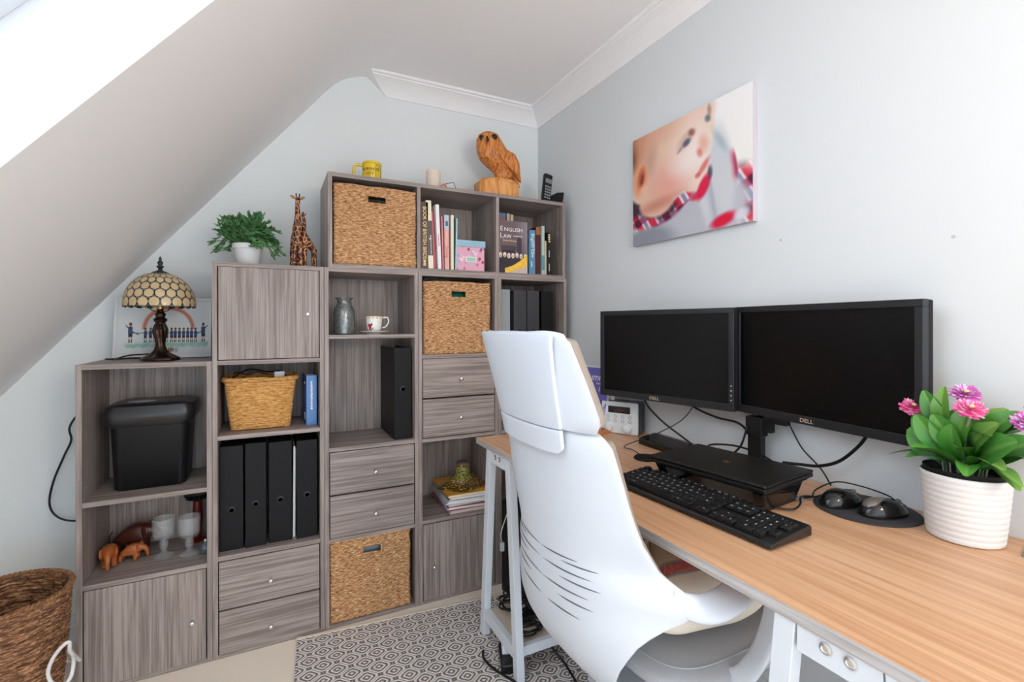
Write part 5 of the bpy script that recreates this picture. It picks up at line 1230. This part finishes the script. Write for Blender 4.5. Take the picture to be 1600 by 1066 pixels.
# flowering plant
r = thing('flowering_plant', 'pink flowering potted plant with broad green leaves in ribbed pot', 'plant', (-.092, -1.862, DZ))
RIB = mat('ribbed_white_pot', rgb(226, 226, 226), .55, bump=.25, bscale=200)
pr_ = []
for k in range(67): z_ = .002 + .126 * k / 66; pr_.append((.0575 + .0115 * (z_ / .128) ** .8 + .0009 * abs(sin(pi * k / 6)), z_))
pr_ += [(.0670, .130), (.0655, .128), (.064, .10), (.001, .10)]
MB().lathe([(.052, 0)] + pr_, n=64).build('pot', RIB, r, smooth=True, auto=False)
MB().lathe([(.058, .105), (.0635, .134), (.0645, .1385), (.0625, .1385), (.060, .122), (.001, .120)], n=48).build('inner_pot', BLKM, r, smooth=True)
m = bpy.data.materials.new('broad_leaf'); m.use_nodes = True; nt = m.node_tree; b = nt.nodes['Principled BSDF']; b.inputs['Roughness'].default_value = .38
at = nt.nodes.new('ShaderNodeAttribute'); at.attribute_name = 'Col'; nt.links.new(at.outputs['Color'], b.inputs['Base Color']); b.inputs['Subsurface Weight'].default_value = 0
BLF = m
def leaf_pts(base, tip, width, up, curl):
    base = Vector(base); tip = Vector(tip); d = tip - base; L = d.length; t_ = d.normalized(); side = t_.cross(Vector(up)).normalized(); n_ = side.cross(t_)
    def f(u, v):
        s_ = u * 2 - 1; wv = width * (sin(pi * min(1, v * .94 + .03) ** .95) ** .75) * (.55 + .45 * v)
        return base + t_ * L * v + side * s_ * wv + n_ * (curl * sin(pi * v) * L * .35 + abs(s_) * wv * .35 - .25 * curl * L * v * v)
    return f
leaves = []
rr2 = random.Random(21)
C_ = Vector((0, 0, .13))
# (base offset xyz), (tip xyz) local;  X towards wall +, Y towards far +, Z up
LV = [((0, .02, .20), (-.02, .060, .285), .024), ((0, .02, .20), (-.02, .030, .295), .022), ((.0, .03, .18), (-.01, .080, .235), .030), ((-.01, .02, .15), (-.03, .080, .205), .036),
      ((-.02, .0, .14), (-.07, .055, .180), .038), ((-.01, -.01, .14), (-.06, -.075, .172), .026), ((0, -.02, .15), (-.05, -.085, .215), .044), ((.01, -.03, .19), (.0, -.075, .262), .028),
      ((.02, -.03, .16), (.02, -.145, .165), .042), ((-.02, -.02, .14), (-.06, -.100, .150), .020), ((0, 0, .15), (-.050, .005, .225), .030), ((0, .01, .15), (.0, .02, .25), .034),
      ((.01, -.02, .2), (.0, -.125, .258), .020), ((0, .0, .16), (.03, -.045, .265), .030), ((-.01, -.01, .2), (-.05, -.055, .222), .018), ((0, .03, .13), (-.02, .120, .150), .014), ((0, .0, .17), (-.04, .035, .240), .030),
      ((.0, -.03, .14), (-.055, -.095, .140), .022), ((.02, .02, .17), (.04, .07, .24), .030), ((.0, -.01, .135), (-.075, -.03, .150), .024), ((.0, .02, .14), (-.06, .07, .155), .026), ((0, -.02, .17), (-.045, -.055, .240), .030),
      ((0, .02, .16), (-.045, .062, .235), .028), ((.02, 0, .14), (.05, .05, .20), .034), ((.02, -.02, .14), (.04, -.09, .21), .038), ((-.01, 0, .17), (-.02, -.02, .275), .026), ((0, -.01, .15), (-.065, -.015, .195), .028)]
mb = MB(); cols2 = []
for k, (a, b_, w_) in enumerate(LV):
    f = leaf_pts(a, b_, w_, (0, 0, 1) if abs(b_[2] - a[2]) < .05 else (-1, .2, .6), .5 if k % 2 else .3)
    V = mb.grid(f, 8, 12); base_c = (.24, .50, .18) if k % 3 else (.16, .38, .14); tipc = (.52, .66, .28) if k % 4 == 1 else (.36, .62, .26)
    for j in range(13):
        for i in range(9):
            cols2.append(mix(mix(base_c, tipc, (j / 12) ** 1.5 * .8), (.55, .70, .35), .5 if i == 4 else .15 * abs(nz(i, j, k))))
o = mb.build('leaves', BLF, r, smooth=True, auto=False)
ca = o.data.color_attributes.new('Col', 'FLOAT_COLOR', 'POINT')
for i, c in enumerate(cols2): ca.data[i].color = (*lin(c), 1)
mb = MB()
FL = [(-.045, -.026, .263), (.000, -.002, .286), (.010, -.108, .266), (-.015, -.096, .247), (.0, .085, .247)]
for fx, fy, fz in FL: mb.tube([(fx * .1, fy * .1, .125), (fx * .5, fy * .3, .19), (fx, fy, fz - .008)], .0028, 6, 5)
for k in range(9): a = k * .7; mb.tube([(.03 * cos(a), .03 * sin(a), .12), (.032 * cos(a), .034 * sin(a), .15)], .0018, 5, 2)
mb.build('stems', mat('grey_green_stem', rgb(120, 140, 110), .5), r, smooth=True)
for k, (fx, fy, fz) in enumerate(FL):
    pm = [mat('pink_petal_a', rgb(238, 96, 160), .5), mat('pink_petal_b', rgb(246, 176, 206), .5)] if k != 1 and k != 3 else [mat('mauve_petal', rgb(204, 96, 180), .5), mat('mauve_petal_b', rgb(226, 190, 226), .5)]
    mb = MB(); q_ = random.Random(k)
    for ring, (n_, L0, tl) in enumerate(((30, .025, -.15), (30, .0245, .08), (28, .022, .32), (24, .0185, .58), (18, .014, .85), (10, .009, 1.15))):
        for i in range(n_):
            a = 2 * pi * i / n_ + ring * .3; TQ = Matrix.Rotation(radians(34), 3, Vector((.60, -.80, 0))); d = TQ @ Vector((cos(a) * cos(tl), sin(a) * cos(tl), sin(tl))); sd = TQ @ Vector((-sin(a), cos(a), 0)); b0 = Vector((fx, fy, fz)); L = L0 * q_.uniform(.82, 1.08); w2 = L * .12; mb.mi = 1 if q_.random() < .33 else 0
            vs = [mb.bm.verts.new(p_) for p_ in (b0, b0 + d * L * .6 + sd * w2, b0 + d * L + sd * w2 * .6 + Vector((0, 0, .001)), b0 + d * L - sd * w2 * .6 + Vector((0, 0, .001)), b0 + d * L * .6 - sd * w2)]
            mb.face(vs)
    f_ = mb.build('flower', pm, r)
    MB().ball((fx - .004, fy - .003, fz + .0062), .0045, .0045, .003).build('flower_centre', mat('yellow_centre', rgb(240, 210, 140), .6), f_, smooth=True)

# photo cards at right edge
sp(MB().box(-.06, .0, -.09, .0, 0, .003).build('photo_card', mat('grey_photo', rgb(110, 116, 130), .3, var=.6, vscale=60), None, M=Matrix.Translation((-.045, -1.935, DZ)) @ Matrix.Rotation(radians(12), 4, 'Z')), 'grey printed card lying on the desk right of the flower pot', 'card')

# ================================================================== OFFICE CHAIR
CW = mat('chair_white', rgb(208, 213, 221), .4)
CPAD = mat('chair_mesh_fabric', rgb(158, 147, 136), .85, bump=.5, bscale=900)
CGREY = mat('chair_seat_fabric', rgb(186, 188, 194), .85, spec=.2, bump=.5, bscale=1100)
CY = -1.395; CR = thing('office_chair', 'white high backed office chair pushed up to the desk', 'chair', (-.46, CY, .0))
SPN = [(1.15, -.87), (.96, -.825), (.88, -.812), (.80, -.802), (.72, -.793), (.66, -.788), (.60, -.784), (.54, -.778), (.48, -.765), (.43, -.735), (.39, -.69), (.36, -.62), (.345, -.54)]
def itp(tab, z):
    for (za, xa_), (zb, xb_) in zip(tab, tab[1:]):
        if zb <= z <= za: t_ = (za - z) / (za - zb); return xa_ + (xb_ - xa_) * t_
    return tab[0][1] if z > tab[0][0] else tab[-1][1]
def cro(tab, z):   # smooth interpolation
    h = .02; return (itp(tab, z + h) + 2 * itp(tab, z) + itp(tab, z - h)) / 4
HW = [(1.15, .168), (1.10, .180), (1.0, .200), (.96, .206), (.90, .218), (.80, .231), (.74, .238), (.70, .244), (.685, .254), (.668, .276), (.652, .292), (.638, .294), (.624, .284), (.61, .268), (.585, .245), (.55, .221), (.50, .194), (.46, .174), (.42, .148), (.38, .118), (.345, .085)]
EO = [(1.15, .040), (.90, .056), (.80, .068), (.75, .082), (.70, .108), (.67, .138), (.645, .147), (.62, .128), (.595, .094), (.56, .060), (.50, .035), (.42, .012), (.34, .0)]
lowZ = [.952, .945, .93, .90, .86, .82, .78, .75, .73, .71, .70, .69, .68, .67, .66, .65, .64, .63, .62, .60, .58, .56, .53, .50, .47, .44, .41, .39, .37, .355, .345]
def shell_pt(z, t, hwf=None, off=0):
    hw_ = (hwf or itp(HW, z)); x = cro(SPN, z) + itp(EO, z) * (t * t) ** 1.25 + off
    return Vector((x + .46, t * hw_, z))
mb = MB(); nT = 40
def hw_low(z):
    h = itp(HW, z)
    if z > .93: h -= (z - .93) ** 2 * 55
    return h
V = [[mb.bm.verts.new(shell_pt(z, -1 + 2 * i / nT, hw_low(z))) for i in range(nT + 1)] for z in lowZ]
for j in range(len(lowZ) - 1):
    for i in range(nT): mb.face([V[j][i], V[j][i + 1], V[j + 1][i + 1], V[j + 1][i]])
o = mb.build('back_shell', CW, CR, smooth=True, auto=False)
s_ = o.modifiers.new('t', 'SOLIDIFY'); s_.thickness = .012; s_.offset = 0; bv = o.modifiers.new('b', 'BEVEL'); bv.width = .004; bv.segments = 3; bv.limit_method = 'ANGLE'
shell = o
# front padding of the back
mb = MB()
pz = [.94, .90, .85, .80, .75, .72, .69, .66, .64]
V = [[mb.bm.verts.new(shell_pt(z, (-1 + 2 * i / nT) * .95, min(.240, itp(HW, z)), .018 + .0 * abs(-1 + 2 * i / nT) ** 4)) for i in range(nT + 1)] for z in pz]
for j in range(len(pz) - 1):
    for i in range(nT): mb.face([V[j][i], V[j][i + 1], V[j + 1][i + 1], V[j + 1][i]])
o = mb.build('back_padding', CPAD, CR, smooth=True, auto=False); s_ = o.modifiers.new('t', 'SOLIDIFY'); s_.thickness = .034; s_.offset = 0; bv = o.modifiers.new('b', 'BEVEL'); bv.width = .012; bv.segments = 3; bv.limit_method = 'ANGLE'
# headrest shell: panel with rounded corners
hz = [1.1465, 1.1445, 1.141, 1.137, 1.132, 1.12, 1.09, 1.05, 1.01, .985, .970, .962, .9585]
def hw_head(z):
    h = itp([(1.15, .170), (1.0, .2005), (.955, .208)], z)
    if z > 1.134: h -= ((z - 1.134) / .0125) ** 2.4 * .011
    if z < .985: h -= ((.985 - z) / .027) ** 2.4 * .020
    return h
def head_pt(z, t, off=0):
    p = shell_pt(z, t, hw_head(z), -.010 + off)
    if z > 1.05: p.z -= .010 * max(0, (abs(t) - .72) / .28) ** 2 * (z - 1.05) / .0965
    return p
mb = MB()
V = [[mb.bm.verts.new(head_pt(z, -1 + 2 * i / nT)) for i in range(nT + 1)] for z in hz]
for j in range(len(hz) - 1):
    for i in range(nT): mb.face([V[j][i], V[j][i + 1], V[j + 1][i + 1], V[j + 1][i]])
o = mb.build('headrest_shell', CW, CR, smooth=True, auto=False); s_ = o.modifiers.new('t', 'SOLIDIFY'); s_.thickness = .012; s_.offset = 0; bv = o.modifiers.new('b', 'BEVEL'); bv.width = .004; bv.segments = 3; bv.limit_method = 'ANGLE'
# raised centre panel of the headrest, and the bracket stepping down over the back shell
CHW = [(1.15, .161), (1.12, .153), (1.06, .143), (1.0, .137), (.94, .131), (.90, .129)]
def centre(name, zs, zc, rr3, off, fr=None):
    mb = MB(); V = []
    for z in zs:
        h = itp(CHW, z)
        if zc and z < zc: h -= ((zc - z) / (zc - zs[-1])) ** 2.2 * rr3
        V.append([mb.bm.verts.new(shell_pt(z, (-1 + 2 * i / nT) * h / .2, .2, off)) for i in range(nT + 1)])
    for j in range(len(zs) - 1):
        for i in range(nT): mb.face([V[j][i], V[j][i + 1], V[j + 1][i + 1], V[j + 1][i]])
    o = mb.build(name, CW, CR, smooth=True, auto=False); s_ = o.modifiers.new('t', 'SOLIDIFY'); s_.thickness = .010; s_.offset = 0
    bv = o.modifiers.new('b', 'BEVEL'); bv.width = .003; bv.segments = 3; bv.limit_method = 'ANGLE'
centre('headrest_panel', [1.1445, 1.12, 1.08, 1.04, 1.0, .98, .9575], None, 0, -.0185)
centre('headrest_bracket', [.9555, .945, .930, .922, .914, .909, .906], .924, .016, -.0185)
mb = MB(); hz2 = [1.136, 1.12, 1.08, 1.04, 1.0, .98, .968]
V = [[mb.bm.verts.new(head_pt(z, (-1 + 2 * i / nT) * .965, .022)) for i in range(nT + 1)] for z in hz2]
for j in range(len(hz2) - 1):
    for i in range(nT): mb.face([V[j][i], V[j][i + 1], V[j + 1][i + 1], V[j + 1][i]])
o = mb.build('headrest_pad', CPAD, CR, smooth=True, auto=False); s_ = o.modifiers.new('t', 'SOLIDIFY'); s_.thickness = .026; s_.offset = 0; bv = o.modifiers.new('b', 'BEVEL'); bv.width = .009; bv.segments = 3; bv.limit_method = 'ANGLE'
# ventilation slots
for k, (z_, ta, tb) in enumerate(((.688, .0, .52), (.678, .26, .66), (.660, .02, .56), (.643, .22, .62), (.620, .0, .55), (.600, .22, .60), (.572, .05, .52))):
    for s_ in (-1, 1):
        pts = [shell_pt(z_ - .010 * (1 - t_) ** 2, t_ * s_, None, -.0060) for t_ in [ta + (tb - ta) * q_ / 12 for q_ in range(13)]]
        mb = MB(); mb.tube(pts, [.0002, .0013, .0017, .0017, .0012, .0002], 6, 1); mb.build('vent_slot', mat('slot_dark', (.12, .12, .13), .7), CR)
# armrests: a flat band looping from shell forward and down to the seat
def band(name, pts, wn, ws, m, par, th=.007):
    """pts centre line; ws band half widths; wn normal hints"""
    P = crom(pts, 8); n_ = len(P); mb = MB(); rows2 = []
    for i, p in enumerate(P):
        k = i / (n_ - 1) * (len(ws) - 1); a = int(min(k, len(ws) - 2)); t_ = k - a
        hw_ = ws[a] * (1 - t_) + ws[a + 1] * t_; wd = (Vector(wn[a]) * (1 - t_) + Vector(wn[a + 1]) * t_).normalized()
        tg = (P[min(i + 1, n_ - 1)] - P[max(i - 1, 0)]).normalized(); nn = tg.cross(wd).normalized()
        ring = []
        for q_ in range(16):
            an = 2 * pi * q_ / 16; c_, s2 = cos(an), sin(an)
            ring.append(mb.bm.verts.new(p + wd * hw_ * math.copysign(abs(c_) ** .6, c_) + nn * th * math.copysign(abs(s2) ** .8, s2)))
        rows2.append(ring)
    for a, b2 in zip(rows2, rows2[1:]):
        for i in range(16): mb.face([a[i], a[(i + 1) % 16], b2[(i + 1) % 16], b2[i]])
    mb.face(rows2[0]); mb.face(rows2[-1]); return mb.build(name, m, par, smooth=True, auto=False)
for s_ in (-1, 1):
    band('armrest', [(-.205, s_ * .264, .654), (-.190, s_ * .286, .648), (-.160, s_ * .304, .648), (-.110, s_ * .308, .656), (-.04, s_ * .300, .672), (.012, s_ * .298, .656), (.034, s_ * .296, .61), (.024, s_ * .292, .555), (-.006, s_ * .284, .495), (-.04, s_ * .262, .455), (-.06, s_ * .19, .438)],
         [(0, 0, 1), (0, -s_ * .35, .9), (0, -s_ * .85, .5), (0, -s_, .12), (0, -s_, 0), (0, -s_, 0), (0, -s_, 0), (0, -s_, 0), (0, -s_, .1), (0, -s_ * .8, .6), (0, -s_ * .3, 1)],
         [.022, .024, .028, .032, .032, .028, .022, .020, .020, .020, .018], CW, CR, .008)
# seat
mb = MB()
def seat(u, v, top=.484, hw_=.262, l0=-.20, l1=.265):
    a = 2 * pi * u; e = .42; c_, s2 = cos(a), sin(a); cx = (l0 + l1) / 2; hx = (l1 - l0) / 2
    p_ = -pi / 2 + pi * v; R = cos(p_) ** .42; zz = .034 * math.copysign(abs(sin(p_)) ** .8, sin(p_))
    return Vector((cx + hx * math.copysign(abs(c_) ** e, c_) * R, hw_ * math.copysign(abs(s2) ** e, s2) * R, top - .034 + zz))
mb.grid(seat, 72, 28, wrap=True); mb.build('seat_cushion', CGREY, CR, smooth=True, auto=False)
mb = MB(); mb.tube([seat(k / 72, .72) + Vector((0, 0, .001)) for k in range(72)], .0018, 6, 1, closed=True); mb.build('seat_seam', CGREY, CR, smooth=True)
box('seat_underframe', CW, CR, -.12, .14, -.15, .15, .40, .432, .02, 4)
MB().lathe([(.032, .13), (.032, .30), (.025, .30), (.025, .40)], n=24).build('gas_column', CHROME, CR, smooth=True)
for k in range(5):
    a = 2 * pi * k / 5 + .3; d = Vector((cos(a), sin(a), 0))
    mb = MB(); mb.tube([Vector((0, 0, .125)) + d * .02, Vector((0, 0, .115)) + d * .15, Vector((0, 0, .088)) + d * .28], [.028, .022, .015], 10, 4, flat=.7); leg = mb.build('base_leg', CW, CR, smooth=True)
    mb = MB(); Mq = Matrix.Translation(d * .28 + Vector((0, 0, .0385))) @ Matrix.Rotation(a, 4, 'Z') @ Matrix.Rotation(pi / 2, 4, 'X'); mb.lathe([(.018, -.022), (.027, -.018), (.027, .018), (.018, .022)], M=Mq, n=24); mb.build('caster', BLKM, leg, smooth=True)
# scatter cushion on the seat
r = thing('scatter_cushion', 'cream scatter cushion with faded red stripe on the chair seat', 'cushion', (-.490, CY - .010, .490))
def cush(u, v):
    a = 2 * pi * u; e = .36; c_, s2 = cos(a), sin(a); p_ = -pi / 2 + pi * v; R = max(0, cos(p_)) ** .5
    x = .195 * math.copysign(abs(c_) ** e, c_) * R; y = .212 * math.copysign(abs(s2) ** e, s2) * R
    z = .072 * sin(p_) * (1 - .25 * (abs(c_) * abs(s2) * 2) ** 2) + .004 * nz(x * 14, y * 14, 3) - x * .10
    return Vector((x, y, z + .072))
def cushc(u, v):
    p_ = cush(u, v); c = (.92, .89, .83); c = mix(c, (.87, .83, .76), .5 + .5 * nz(p_.x * 12, p_.y * 12))
    if v > .5:
        d = max(abs(p_.x) / .145, abs(p_.y) / .150)
        if .80 < d < .98: c = mix((.78, .42, .42), c, .25 if sin(p_.x * 500) * sin(p_.y * 500) > 0 else 0)
        if .76 < d < .79 or .99 < d < 1.02: c = (.60, .62, .60)
    return c
painted('cushion_body', cush, cushc, 150, 70, vcol('cotton_print', .9, .1), r, wrap=True, smooth=True)
